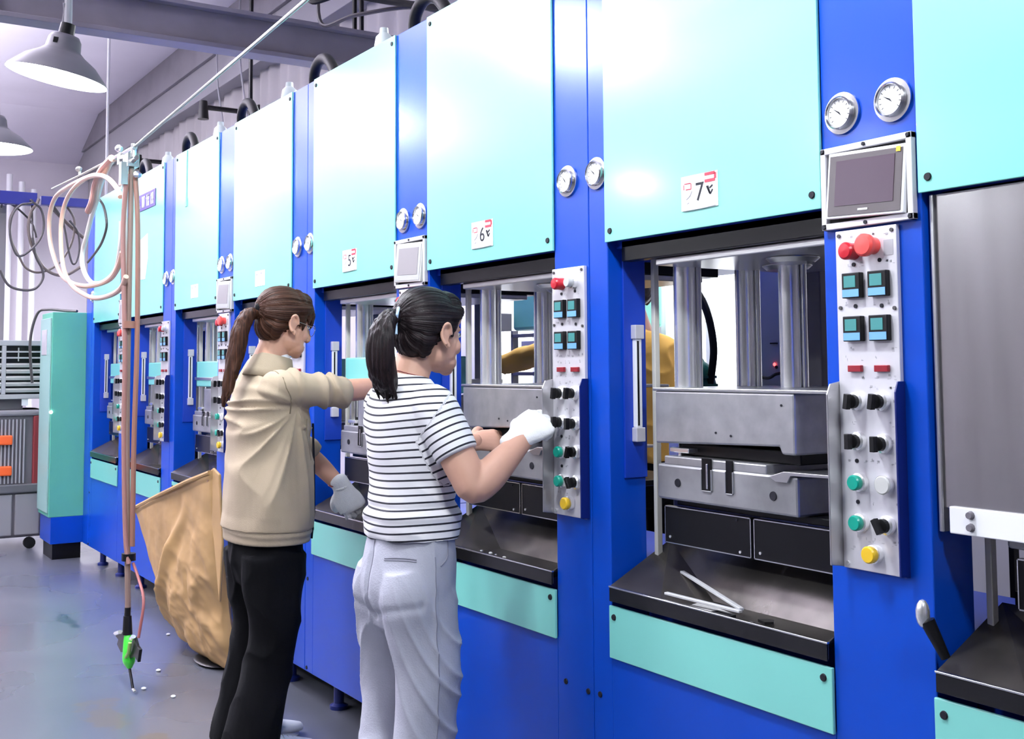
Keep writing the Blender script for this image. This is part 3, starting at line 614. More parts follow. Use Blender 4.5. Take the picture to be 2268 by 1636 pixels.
t = thing('air_cooler', 'pale grey air cooler head with wide louvres, at the left edge', 'air cooler', (-8.98, 1.30, 0))
bx = MB(); X1 = 0.
for q in ((-.42, -.37, 1.08, 1.515), (.36, .40, 1.08, 1.515), (-.42, .40, 1.08, 1.115), (-.42, .40, 1.475, 1.515), (.055, .085, 1.115, 1.475)): bx.box(-.03, 0, q[0], q[1], q[2], q[3])
obj('louvre_frame', bx, greyp2, t, bevel=.004)
obj('cooler_housing', MB().box(-.55, -.03, -.42, .40, 1.08, 1.515), greyp2, t, bevel=.01)
obj('louvre_recess', MB().box(-.031, -.026, -.37, .36, 1.115, 1.475), black, t, smooth=0)
for za in (1.145, 1.19, 1.235, 1.285, 1.33):
    for ya, yb in ((-.37, .055), (.085, .36)):
        obj('louvre_slat', MB().box(-.012, .012, ya, yb, -.012, .012).xf(Matrix.Translation((-.012, 0, za)) @ Matrix.Rotation(.5, 4, 'Y')), greyp, t, bevel=.002)
for za in (1.385, 1.43):
    for ya, yb in ((-.37, .055), (.085, .36)): obj('louvre_slat', MB().box(-.012, .0, ya, yb, za - .006, za + .006), greyp2, t, bevel=.001)
for ya in (.17, .25): obj('louvre_divider', MB().box(-.014, -.004, ya - .004, ya + .004, 1.36, 1.46), greyp2, t, bevel=.001)
obj('cooler_neck', MB().box(-.45, -.08, -.34, .22, 1.0, 1.08), greydk, t, bevel=.004)
obj('white_tag', MB().box(-.02, -.01, .20, .245, 1.03, 1.09), whitep, t, bevel=.002)

t = thing('floor_cooler', 'dark grey cooler base with vertical bars, red frame and orange handles', 'air cooler', (-8.98, 1.30, 0))
obj('base_housing', MB().box(-.55, -.03, -.42, .38, .06, 1.0), greydk, t, bevel=.02)
obj('top_rim', MB().box(-.57, .0, -.44, .40, .955, 1.0), mat('rim_grey', (.22, .21, .23), .5), t, bevel=.015)
for k in range(24):
    ya = -.38 + k * .026; obj('grille_bar', MB().box(-.03, -.008, ya, ya + .011, .46, .93), mat('bar_grey', (.34, .33, .36), .5) if k == 0 else bpy.data.materials['bar_grey'], t, bevel=.002)
obj('red_frame', MB().box(-.05, .0, .285, .37, .44, .955), darkred, t, bevel=.01)
for za in (.78, .555): obj('orange_handle', MB().box(-.03, .02, -.10, .14, za - .035, za + .035), orange, t, bevel=.01)
obj('lower_band', MB().box(-.04, .01, -.42, .36, .39, .455), mat('band_grey', (.10, .10, .11), .5), t, bevel=.01)
for k in range(4): obj('tank_panel', MB().box(-.035, -.005, -.40 + k * .19, -.23 + k * .19, .08, .38), mat('tank_grey', (.24, .23, .25), .55) if k == 0 else bpy.data.materials['tank_grey'], t, bevel=.008)
for ya in (-.35, .28): obj('caster', MB().cyl((-.06, ya, FZ + .042), (-.02, ya, FZ + .042), .042, n=14), blackp, t)
tag(obj('dangling_cable', MB().tube(curve_pts([(-8.88, 1.66, 1.05), (-8.86, 1.69, .9), (-8.90, 1.70, .6), (-8.87, 1.70, .3), (-8.9, 1.68, .03)]), .012, 8), cordk), 'dark cable hanging down between the cooler and the teal cabinet', 'cable')

# blue rail with coils, far left
t = thing('cable_rail', 'dark blue overhead rail at the far left carrying coiled cables', 'rail', (-9.5, 0, 0))
obj('rail_bar', MB().box(-.04, .04, .7, 1.66, 2.60, 2.70).xf(Matrix.Rotation(.0, 4, 'X')), mat('rail_blue', (.01, .015, .17), .4), t, bevel=.003)
obj('rail_bar', MB().box(-.04, .04, 1.69, 2.3, 2.61, 2.68), bpy.data.materials['rail_blue'], t, bevel=.003)
for ya in (.9, 2.2): obj('rail_hanger', MB().cyl((0, ya, 2.68), (0, ya, ZC), .012, n=8), greyp2, t)
coilb = mat('coil_brown', (.12, .095, .085), .5)
for pts, r, m, lab in (([(-9.4, 1.607, 2.632), (-9.4, 1.607, 2.607), (-9.4, 1.525, 2.585), (-9.4, 1.467, 2.501), (-9.4, 1.452, 2.371), (-9.4, 1.48, 2.245), (-9.4, 1.526, 2.183), (-9.4, 1.608, 2.236), (-9.4, 1.682, 2.337), (-9.4, 1.702, 2.452), (-9.4, 1.677, 2.564), (-9.4, 1.615, 2.616)], .009, cordk, 'small round dark coil under the left end'), ([(-9.46, 1.67, 2.653), (-9.46, 1.656, 2.615), (-9.46, 1.612, 2.534), (-9.46, 1.599, 2.403), (-9.46, 1.633, 2.259), (-9.46, 1.712, 2.116), (-9.46, 1.806, 2.055), (-9.46, 1.9, 2.058), (-9.46, 2.009, 2.129)], .012, coilb, 'pale brown hose curve sagging from the middle'), ([(-9.52, 1.529, 2.625), (-9.52, 1.507, 2.575), (-9.52, 1.469, 2.474), (-9.52, 1.483, 2.321), (-9.52, 1.546, 2.187), (-9.52, 1.601, 2.1), (-9.52, 1.694, 2.071), (-9.52, 1.816, 2.125), (-9.52, 1.908, 2.245), (-9.52, 1.953, 2.381), (-9.52, 1.95, 2.531), (-9.52, 1.852, 2.666)], .009, coilb, 'widest brown coil'),
        ([(-9.58, 1.411, 2.567), (-9.58, 1.463, 2.616), (-9.58, 1.54, 2.576), (-9.58, 1.634, 2.484), (-9.58, 1.669, 2.404), (-9.58, 1.68, 2.355)], .008, cordk, 'short dark cable arc'), ([(-9.43, 1.626, 2.336), (-9.43, 1.652, 2.192), (-9.43, 1.7, 2.097), (-9.43, 1.709, 2.016), (-9.43, 1.65, 1.933), (-9.43, 1.545, 1.922), (-9.43, 1.454, 1.959), (-9.43, 1.393, 2.068)], .010, cordk, 'lowest dark loop, hanging far down'), ([(-9.55, 1.717, 2.668), (-9.55, 1.813, 2.575), (-9.55, 1.926, 2.466), (-9.55, 2.039, 2.372)], .014, coilb, 'thick brown cable slanting down to the right'), ([(-9.49, 1.753, 2.654), (-9.49, 1.849, 2.521), (-9.49, 1.883, 2.407), (-9.49, 1.91, 2.259), (-9.49, 1.943, 2.153), (-9.49, 1.975, 2.171), (-9.49, 1.996, 2.28), (-9.49, 1.978, 2.413), (-9.49, 1.913, 2.5)], .008, cordk, 'narrow dark loop nearest the presses,')):
    b = MB(); b.tube(curve_pts(pts, 6), r, 8); q = pts[0] if pts[0][2] > pts[-1][2] else pts[-1]
    b.tube([(q[0], q[1], q[2]), (-9.5, q[1], 2.64)], .008, 6)
    tag(obj('cable_coil', b, m), lab + ' from the blue rail', 'cable')
tag(obj('rail_stand', MB().box(-9.64, -9.56, 1.36, 1.45, FZ, 2.60), mat('stand_grey', (.16, .15, .16), .5), bevel=.004), 'dark grey post holding up the blue rail at the left edge', 'post')

# hanging hose drop in front of the presses
t = thing('hose_drop', 'bundle of peach air hoses hanging on a thin pole before the presses', 'hose', (0, 0, 0))
def HT(name, pts, r, m, n=9, sub=8): return obj(name, MB().tube(curve_pts([(x, y, z if z < 1.9 else 1.9 + (z - 1.9) * .76) for x, y, z in pts], sub), r, n), m, t)
HT('drop_pole', [(-4.985, 1.26, 2.26), (-4.985, 1.26, 2.0), (-4.95, 1.25, 1.2), (-4.91, 1.25, .62), (-4.88, 1.25, .30)], .012, mat('pole_brown', (.26, .17, .14), .45))
HT('air_hose', [(-4.995, 1.24, 2.24), (-5.01, 1.24, 1.95), (-4.985, 1.24, 1.6), (-4.965, 1.24, 1.42)], .013, hosew)
HT('air_hose', [(-4.97, 1.24, 2.22), (-4.99, 1.23, 1.9), (-4.945, 1.235, 1.4), (-4.935, 1.235, 1.0), (-4.90, 1.24, .6), (-4.875, 1.25, .48)], .0105, mat('rose_hose', (.34, .17, .15), .4))
HT('air_hose', [(-4.955, 1.27, 2.2), (-4.94, 1.28, 1.9), (-4.92, 1.28, 1.4), (-4.905, 1.27, 1.0), (-4.885, 1.265, .55)], .011, hosebr)
HT('air_hose', [(-5.02, 1.25, 2.24), (-5.04, 1.25, 2.0), (-5.0, 1.26, 1.75), (-5.0, 1.25, 1.45), (-4.965, 1.25, 1.2)], .010, hosebr)
HT('air_hose', [(-4.885, 1.27, .48), (-4.83, 1.28, .42), (-4.75, 1.28, .34), (-4.745, 1.26, .20)], .006, mat('thin_red_hose', (.40, .13, .12), .4))
for z in (1.47, .49): obj('binding_tape', MB().cyl((-4.945 + (1.47 - z) * .045, 1.255, z), (-4.945 + (1.47 - z) * .045, 1.255, z + .03), .030, n=12), blackp if z < 1 else hosebr, t)
# loops swinging left (along the row)
def HL(pts, r, m): return obj('hose_loop', MB().tube(curve_pts(pts, 6), r, 10), m, t)
HL([(-5.338, 1.27, 2.271), (-5.416, 1.27, 2.268), (-5.534, 1.27, 2.233), (-5.836, 1.27, 2.263), (-6.32, 1.27, 2.281), (-6.699, 1.27, 2.267), (-6.851, 1.27, 2.162), (-6.786, 1.27, 2.002), (-6.541, 1.27, 1.842), (-6.321, 1.27, 1.771), (-5.972, 1.27, 1.72), (-5.658, 1.27, 1.705), (-5.374, 1.27, 1.715), (-5.225, 1.27, 1.76), (-5.156, 1.27, 1.819)], .0125, hosem)
HL([(-5.047, 1.23, 2.052), (-5.104, 1.23, 2.096), (-5.278, 1.23, 2.167), (-5.481, 1.23, 2.212), (-5.741, 1.23, 2.235), (-6.019, 1.23, 2.223), (-6.214, 1.23, 2.173), (-6.308, 1.23, 2.075), (-6.295, 1.23, 1.942), (-6.204, 1.23, 1.815), (-6.02, 1.23, 1.727), (-5.78, 1.23, 1.671), (-5.516, 1.23, 1.631), (-5.237, 1.23, 1.625), (-5.018, 1.23, 1.644), (-4.924, 1.23, 1.691)], .0115, hosem)
HL([(-5.422, 1.29, 2.289), (-5.52, 1.29, 2.272), (-5.66, 1.29, 2.218), (-5.781, 1.29, 2.123), (-5.886, 1.29, 2.053), (-5.971, 1.29, 1.978), (-6.058, 1.29, 1.902), (-6.051, 1.29, 1.827), (-5.929, 1.29, 1.755), (-5.769, 1.29, 1.718), (-5.538, 1.29, 1.718), (-5.345, 1.29, 1.761), (-5.276, 1.29, 1.85), (-5.258, 1.29, 1.971)], .0120, hosew)
HL([(-5.828, 1.31, 2.156), (-5.717, 1.31, 2.106), (-5.648, 1.31, 2.037), (-5.644, 1.31, 1.976), (-5.765, 1.31, 1.907), (-6.028, 1.31, 1.847)], .0060, cordk)
HL([(-5.343, 1.26, 2.275), (-5.533, 1.26, 2.252), (-5.655, 1.26, 2.205), (-5.726, 1.26, 2.123), (-5.811, 1.26, 2.083)], .0170, mat('rose_band', (.48, .25, .22), .4))
b = MB(); b.box(-5.03, -4.95, 1.235, 1.285, 2.24, 2.30); b.cyl((-5.10, 1.26, 2.25), (-4.90, 1.26, 2.27), .012, n=10); b.cyl((-4.95, 1.26, 2.28), (-4.95, 1.26, 2.34), .012, n=10); b.ell((-5.08, 1.25, 2.29), (.022, .022, .022), 12); b.box(-5.0, -4.96, 1.21, 1.24, 2.16, 2.26); b.ell((-4.92, 1.27, 2.20), (.016, .02, .016), 10)
b.xf(Matrix.Translation((0, 0, -.065))); b.cyl((-5.36, 1.27, 2.275), (-4.93, 1.26, 2.255), .011, n=8); b.ell((-5.22, 1.262, 2.30), (.03, .018, .018), 10); b.box(-5.20, -5.14, 1.25, 1.28, 2.22, 2.27); obj('hose_clamp', b, silver, t, bevel=.001)
tag(obj('guy_wire', MB().cyl((-4.93, 1.262, 2.262), (6.8, 1.20, 2.87), .006, n=8), wire), 'pale taut wire rising from the hose drop to the upper right', 'wire')
tag(obj('coil_hook', MB().tube(curve_pts([(-6.846, 1.28, 2.341), (-6.12, 1.28, 2.311), (-5.439, 1.28, 2.288)]), .005, 8).ell((-6.12, 1.275, 2.345), (.035, .016, .014), 12).cyl((-6.12, 1.28, 2.31), (-6.12, 1.28, 2.34), .008, n=8), wire), 'thin steel line carrying the hose loops to the left', 'wire')
g = thing('spray_gun', 'bright green spray gun hanging at the end of the hoses', 'spray gun', (-4.855, 1.25, .150)); g.scale = (1.5, 1.3, 1.)
obj('gun_body', MB().add(*loft([((-.015, 0, .045), (.010, .010)), ((-.008, 0, .02), (.014, .014)), ((0, 0, -.03), (.024, .018)), ((.004, 0, -.065), (.026, .018)), ((.010, 0, -.085), (.012, .010))], n=16)), gunm, g)
obj('hose_grip', MB().cyl((-.016, 0, .04), (-.020, 0, .115), .016, .013, 12).cyl((-.020, 0, .112), (-.018, 0, .150), .010, n=10), blackp, g)
obj('guard_wing', MB().prism([(-.012, .045), (-.07, .036), (-.135, .0), (-.10, -.006), (-.115, -.030), (-.07, -.05), (-.016, -.03)], 'y', -.005, .005), blackp, g, bevel=.0015)
obj('guard_wing', MB().prism([(.010, -.01), (.070, .055), (.095, .028), (.125, .020), (.110, -.034), (.075, -.020), (.026, -.045)], 'y', -.005, .005), blackp, g, bevel=.0015)
obj('trigger', MB().tube([(.012, -.012, -.045), (.045, -.014, -.015), (.060, -.014, .03)], .006, 8), mat('gun_pale_green', (.35, .60, .15), .4), g)
obj('fitting', MB().cyl((-.110, -.010, .018), (-.060, -.010, .038), .008, n=8), chrome, g); obj('fitting', MB().cyl((.060, -.010, .045), (.080, -.010, .060), .008, n=8), chrome, g)
obj('nozzle_tube', MB().cyl((.010, 0, -.085), (.052, 0, -.160), .0045, n=8), blackp, g); obj('nozzle_tip', MB().cyl((.052, 0, -.160), (.072, 0, -.164), .005, n=8), chrome, g)

# kraft sack leaning against the press row
def sack():
    nu, nv = 84, 96; V = []; Fq = []
    TL, TR, BR, BL = Vector((-6.02, 1.57, .57)), Vector((-4.86, 1.60, .85)), Vector((-4.80, 1.70, -.02)), Vector((-5.62, 1.70, .02))
    for side in (0, 1):
        for j in range(nv + 1):
            for i in range(nu + 1):
                u, v = i / nu, j / nv
                p = (TL * (1 - u) + TR * u) * (1 - v) + (BL * (1 - u) + BR * u) * v
                e = (math.sin(u * PI) ** .4) * (1 if v < .5 else math.sin(v * PI) ** .35) * min(1, .25 + 1.2 * v)
                fold = u - (.80 - .72 * v); R_ = max(0., min(1, fold * 3 + .3))     # ridge running from the top right corner to the lower left one
                ridge_ = -.055 * math.exp(-(fold / .05) ** 2) * min(1, v * 3) + .03 * math.exp(-((fold + .10) / .06) ** 2) * v
                q = Vector((p.x * 1.6, p.z * 1.6, side * 7.))
                cr = noise.ridged_multi_fractal(Vector((p.x * 3.2 + p.z * 2.6, p.z * 2.2 - p.x * .8, side * 5.)), .8, 2.1, 4, 1, 2)
                nn = noise.noise(q * 1.6) * .030 + cr * (.008 + .030 * R_ * v) + noise.noise(Vector((p.x * 14, p.z * 10, side))) * .006
                y = p.y + (-.075 * e - nn * (.25 + e) + ridge_ * e if side == 0 else .05 * e)
                if v < .04 and side == 0: y -= .006
                if u in (0., 1.) or v == 1.: y = p.y
                V.append((p.x + noise.noise(Vector((3., p.z * 7, p.x))) * .012 * (v > .1), y, p.z + noise.noise(Vector((p.x * 6, 2., p.z))) * .012 * (v > .6)))
    N = (nu + 1) * (nv + 1)
    for s_ in (0, 1):
        for j in range(nv):
            for i in range(nu):
                a = s_ * N + j * (nu + 1) + i; q = (a, a + 1, a + nu + 2, a + nu + 1); Fq.append(q if s_ == 0 else q[::-1])
    return MB().add(V, Fq)
t = thing('kraft_sack', 'large crumpled kraft paper sack leaning on the presses beside the khaki jacket', 'sack', (0, 0, 0))
so = obj('sack_body', sack(), paperm, t, smooth=70)
obj('sack_fold', MB().prism([(-4.96, .83), (-4.86, .862), (-4.78, .84), (-4.73, .55), (-4.76, .30), (-4.84, .55)], 'y', 1.60, 1.612), paperm, t, bevel=.005)
obj('sack_hem', MB().tube([(-6.01, 1.555, .572), (-5.5, 1.548, .690), (-5.1, 1.56, .786), (-4.87, 1.59, .842)], .011, 8), paperm, t)
obj('sack_eyelet', MB().cyl((-4.90, 1.588, .812), (-4.90, 1.600, .812), .014, n=14), hosebr, t)
tag(obj('black_disc', MB().ell((-5.06, 1.68, FZ + .012), (.15, .08, .012), 20), blackp), 'flat black disc under the kraft sack', 'mat')  # flattened black ellipsoid at the dark patch below the sack
for k, (x, y) in enumerate(((-5.05, 1.43), (-4.80, 1.30), (-5.7, 1.66), (-4.62, 1.37))):
    tag(obj('floor_crumb', MB().ell((x, y, FZ + .005), (.014, .011, .005), 10), whitep), ['white crumb on the floor under the kraft sack', 'white crumb on the floor right of the green spray gun', 'white crumb on the floor by the press feet behind the hose', 'white crumb on the floor close to the black trousers'][k], 'debris', 'white crumbs on the floor')

# ------------------------------------------------------------------ things seen through the presses
t = thing('grey_control_box', 'grey upright control box with a red lamp seen through press 7', 'cabinet', (-2.86, 3.1, 0))
obj('box_body', MB().box(-.30, .06, 0, .25, .05, 1.9), greyp2, t, bevel=.006); obj('box_foot', MB().box(-.2, .12, .02, .22, FZ, .05), black, t, smooth=0)
obj('red_lamp', MB().ell((-.125, -.004, 1.30), (.006, .004, .006), 12), ledr, t); obj('keyhole', MB().cyl((-.118, 0, 1.29), (-.118, -.004, 1.29), .006, n=8), ink, t)
obj('latch', MB().box(-.14, -.11, -.01, 0, 1.375, 1.38), black, t, smooth=0)
obj('box_cable', MB().tube(curve_pts([(-.20, -.01, 1.255), (-.14, -.02, 1.25), (-.10, -.02, 1.265), (-.05, -.01, 1.27)]), .006, 7), blackp, t)
t = thing('green_motor', 'dark green motor on a stand with a curved hose, seen through press 7', 'motor', (-3.16, 2.95, 0))
obj('motor_stand', MB().box(-.12, .12, -.1, .12, FZ, 1.12), greydk, t, bevel=.01)
obj('motor_body', MB().add(*loft([((0, -.06, 1.12), (.07, .07)), ((0, -.06, 1.20), (.065, .065)), ((-.01, -.06, 1.28), (.05, .05)), ((-.015, -.06, 1.31), (.025, .03))], n=16)), mat('motor_green', (.0, .11, .085), .4, bump=.4, bscale=60), t)
for k in range(5): obj('cooling_fin', MB().cyl((0, -.06, 1.13 + k * .03), (0, -.06, 1.14 + k * .03), .078 - k * .004, n=20), bpy.data.materials['motor_green'], t)
obj('curved_hose', MB().tube(curve_pts([(.05, -.06, 1.22), (.075, -.06, 1.36), (.04, -.06, 1.50), (-.04, -.06, 1.60), (-.16, -.06, 1.63)]), .014, 10), rubber, t)
t = thing('green_machine', 'green machine head with pale panels seen through press 6', 'machine', (-4.86, 3.44, 0))
obj('machine_column', MB().box(-.50, .30, 0, .5, FZ, 1.12), greydk, t, bevel=.01)
obj('machine_head', MB().box(-.50, .28, .05, .5, 1.50, 1.78), mat('machine_green', (.13, .42, .32), .4), t, bevel=.02)
obj('head_link', MB().box(-.42, -.33, .15, .35, 1.0, 1.52), bpy.data.materials['machine_green'], t, bevel=.01)
obj('pale_panel', MB().box(-.32, -.16, -.01, .0, 1.30, 1.44), mat('pale_panel', (.55, .52, .56), .5), t, bevel=.004)
obj('panel_frame', MB().box(-.44, .25, 0, .04, 1.25, 1.27).box(-.44, .25, 0, .04, 1.46, 1.48).box(-.44, -.42, 0, .04, 1.0, 1.5).box(-.13, -.11, 0, .04, 1.0, 1.5), greydk, t, bevel=.003)
obj('meter_box', MB().box(-.60, -.50, -.05, .05, 1.50, 1.60), greydk, t, bevel=.004)
t = thing('dark_rack', 'dark rack with pale boxes behind press 7 near its right pillar', 'rack', (-2.2, 3.3, 0))
for z in (.4, .9, 1.35, 1.62): obj('rack_shelf', MB().box(-.25, .7, 0, .4, z, z + .025), black, t, bevel=.002)
for x in (-.25, .68): obj('rack_post', MB().box(x, x + .02, 0, .03, FZ, 1.8).box(x, x + .02, .37, .4, FZ, 1.8), black, t, smooth=0)
for k, (x, z, h) in enumerate(((-.15, 1.375, .14), (.1, 1.375, .18), (-.1, .925, .3), (.3, .925, .25))): obj('stored_box', MB().box(x, x + .18, .03, .3, z, z + h), [greyp, greydk, greydk, greydk][k], t, bevel=.004)
# ------------------------------------------------------------------ people
cloth_black = mat('black_elastic', (.006, .006, .007), .9, spec=.1)
from mathutils.bvhtree import BVHTree
def onskin(o, pts, off, r, name, m, parent, loc, n=6, sub=8):
    """a thin seam laid on a surface: points (x, y, z) are pulled to the nearest place of mesh o"""
    bt = BVHTree.FromPolygons([v.co for v in o.data.vertices], [p_.vertices for p_ in o.data.polygons]); P = []
    for q in curve_pts(pts, sub):
        c, nn, i, d = bt.find_nearest(Vector(q)); P.append(tuple(c + nn * off))
    return wpart(name, MB().tube(P, r, n), m, parent, loc)
def fuse(name, mb, voxel, m, parent, loc, smooth=3, fn=None, post=None):
    me = bpy.data.meshes.new('tmp'); me.from_pydata(mb.v, [], mb.f); me.update()
    bm = bmesh.new(); bm.from_mesh(me); bmesh.ops.recalc_face_normals(bm, faces=bm.faces); bm.to_mesh(me); bm.free()
    o = bpy.data.objects.new('tmp', me); COL.objects.link(o)
    r = o.modifiers.new('r', 'REMESH'); r.mode = 'VOXEL'; r.voxel_size = voxel; r.use_smooth_shade = True
    if smooth: s_ = o.modifiers.new('s', 'SMOOTH'); s_.factor = .5; s_.iterations = smooth
    dg = bpy.context.evaluated_depsgraph_get(); me2 = bpy.data.meshes.new_from_object(o.evaluated_get(dg)); bpy.data.objects.remove(o); bpy.data.meshes.remove(me)
    me2.name = name; me2.materials.clear(); n = len(me2.vertices)
    if fn:
        co = np.empty(n * 3); me2.vertices.foreach_get('co', co); co = co.reshape(-1, 3)
        no = np.empty(n * 3); me2.vertex_normals.foreach_get('vector', no); no = no.reshape(-1, 3)
        co = fn(co, no); me2.vertices.foreach_set('co', co.ravel()); me2.update()
    if post:
        co = np.empty(n * 3); me2.vertices.foreach_get('co', co); post(me2, co.reshape(-1, 3))
    me2.polygons.foreach_set('use_smooth', [True] * len(me2.polygons))
    o = link(name, me2, m, parent); o.location = Vector(loc) * -1 if loc else (0, 0, 0); return o
def wpart(name, mb, m, parent, loc, **k):
    o = obj(name, mb, m, parent, **k); o.location = Vector(loc) * -1; return o
def L_(rings, **k): return MB().add(*loft(rings, **k))
def nz3(P, s): return np.array([noise.noise(Vector((p[0] * s[0], p[1] * s[1], p[2] * s[2]))) for p in P])
def ridge(v): return 1 - 2 * np.abs(v)

def head_mesh():
    b = MB()
    b.ell((0, -.012, .032), (.072, .092, .083), 28).ell((0, .028, -.020), (.063, .060, .075), 24).ell((0, .020, -.058), (.056, .055, .045), 22)
    b.ell((0, .066, -.094), (.022, .020, .018), 14).ell((0, .045, -.075), (.048, .045, .032), 18).ell((0, .050, .052), (.058, .040, .045), 20)
    for s_ in (-1, 1):
        b.ell((s_ * .036, .060, -.030), (.022, .020, .024), 14); b.ell((s_ * .030, .070, .018), (.018, .009, .008), 12); b.ell((s_ * .011, .092, -.040), (.009, .010, .007), 10)
    b.join(L_([((0, .078, .018), (.008, .010)), ((0, .090, -.008), (.0085, .012)), ((0, .102, -.032), (.011, .011)), ((0, .098, -.042), (.010, .008))], n=12))
    b.ell((0, .070, -.058), (.020, .014, .014), 14).ell((0, .034, -.048), (.057, .049, .050), 20)
    b.ell((0, .0785, -.066), (.019, .0095, .0055), 14).ell((0, .0775, -.0755), (.016, .0095, .0055), 14)
    return b
def ear_mesh(s_):
    b = MB(); pts = [(s_ * (.078 + .008 * math.sin(a) ** 2), -.003 - .0165 * math.cos(a) - .004 * math.sin(a), -.006 + .030 * math.sin(a)) for a in [(-1.2 + 4.3 * i / 14) for i in range(15)]]
    b.tube(pts, .0055, 8); b.ell((s_ * .076, -.002, -.006), (.005, .013, .024), 14); b.ell((s_ * .080, .004, -.035), (.0055, .009, .010), 10); b.ell((s_ * .076, .010, .0), (.005, .004, .009), 8)
    b.tube([(s_ * .079, -.008, .014), (s_ * .080, -.010, .0), (s_ * .078, -.004, -.012)], .0035, 6)
    return b
def strand_attr(tie):
    def post(me, co):
        d = co - np.array(tie); r = np.linalg.norm(d, axis=1); ang = np.arctan2(d[:, 0], d[:, 2] + 1e-6)
        at = me.attributes.new('strand', 'FLOAT_VECTOR', 'POINT'); v = np.stack([ang * 26, r * 6, np.zeros(len(r))], 1); at.data.foreach_set('vector', v.ravel())
    return post
def strand_post_axis(k=500):
    def post(me, co):
        at = me.attributes.new('strand', 'FLOAT_VECTOR', 'POINT'); v = np.stack([co[:, 0] * k * .5, co[:, 1] * k * .5, co[:, 2] * 9], 1); at.data.foreach_set('vector', v.ravel())
    return post

def make_head(t, loc, H, skin, hair, bangs, glasses, neckpts):
    """H: head matrix (local head frame, face +Y, up +Z)"""
    b = head_mesh(); [b.join(ear_mesh(s_)) for s_ in (-1, 1)]; b.xf(H)
    b.join(L_(neckpts, n=20))
    hd = fuse('head', b, .0028, skin, t, loc, smooth=7)
    lp = MB().ell((0, .0865, -.0665), (.0165, .0045, .0030), 14).ell((0, .0855, -.0740), (.0145, .0045, .0032), 14).xf(H); wpart('lips', lp, lipm, hd, (0, 0, 0))
    for s_ in (-1, 1):
        e = MB().ell((s_ * .031, .070, .002), (.0135, .0135, .0085), 14).xf(H); ey = wpart('eye', e, eyew, hd, (0, 0, 0))
        wpart('iris', MB().ell((s_ * .032, .081, .001), (.0052, .003, .0052), 12).xf(H), ink, hd, (0, 0, 0))
        wpart('eyelid', MB().tube([(s_ * .016, .079, .004), (s_ * .025, .0825, .0085), (s_ * .036, .080, .0075), (s_ * .045, .072, .002)], .0017, 6).xf(H), ink, hd, (0, 0, 0))
        wpart('eyebrow', MB().tube([(s_ * .014, .083, .022), (s_ * .028, .081, .027), (s_ * .044, .069, .023)], [.0018, .0022, .0010], 6).xf(H), cloth_black, hd, (0, 0, 0))
    tie = (0, -.102, .030)
    h = MB(); h.ell((0, -.020, .040), (.0815, .100, .089), 30)
    h.ell((0, -.056, -.018), (.062, .050, .060), 22).ell((0, -.090, .015), (.035, .028, .030), 14)
    h.ell((0, .040, .078), (.062, .044, .046), 20)
    for s_ in (-1, 1):   # hair swept from the temple over the ear to the tie
        h.join(L_([((s_ * .050, .062, .070), (.012, .016)), ((s_ * .066, .036, .056), (.012, .022)), ((s_ * .073, .000, .052), (.009, .020)), ((s_ * .069, -.045, .022), (.014, .034)), ((s_ * .035, -.088, .015), (.02, .03))], side=(s_, 0, 0), n=14))
        h.join(L_([((s_ * .067, .034, .045), (.007, .016)), ((s_ * .0705, .028, .018), (.004, .009)), ((s_ * .070, .024, -.008), (.0025, .004))], side=(s_, 0, 0), n=10))
        h.join(L_([((s_ * .060, -.045, -.010), (.014, .03)), ((s_ * .052, -.050, -.050), (.012, .02)), ((s_ * .040, -.05, -.070), (.006, .012))], side=(s_, 0, 0), n=12))
    if bangs:
        for k in range(9):
            a = -1.15 + 2.3 * k / 8; sx, cx = math.sin(a), math.cos(a)
            L = .0 if abs(a) < .9 else -.022
            h.join(L_([((.030 * sx, .020 * cx, .112), (.022, .014)), ((.054 * sx, .066 * cx, .092), (.020, .012)), ((.068 * sx, .094 * cx, .056), (.016, .008)), ((.072 * sx, .100 * cx, .026 + L), (.011, .005)), ((.071 * sx, .098 * cx, .004 + L), (.003, .003))], side=(cx, -sx, 0), n=10))
    h.xf(H); T = H @ Vector(tie)
    def comb(co, no):
        d = co - np.array(T); ang = np.arctan2(d[:, 0], d[:, 2]); r = np.linalg.norm(d, axis=1)
        n = np.array([noise.noise(Vector((a * 16, q * 5, 2.))) for a, q in zip(ang, r)])
        return co + no * (n * .0032)[:, None]
    fuse('hair', h, .003, hair, t, loc, smooth=3, fn=comb, post=strand_attr(T))
    tb = MB(); tb.ell((0, -.112, .030), (.020, .010, .020), 14).xf(H); wpart('hair_tie', tb, cloth_black, t, loc)
    if glasses:
        g = MB()
        for s_ in (-1, 1):
            g.tube([(s_ * .034 + .0225 * math.cos(a), .0985 - .10 * abs(s_ * .034 + .0225 * math.cos(a)) , -.006 + .020 * math.sin(a)) for a in [2 * PI * i / 20 for i in range(21)]], .0011, 6)
            g.tube([(s_ * .057, .092, .0), (s_ * .071, .070, .003), (s_ * .078, .010, .006), (s_ * .078, -.004, .0)], .0012, 6)
        g.tube([(-.012, .098, .0), (0, .101, .003), (.012, .098, .0)], .0011, 6); g.xf(H); wpart('spectacles', g, glassm, t, loc)

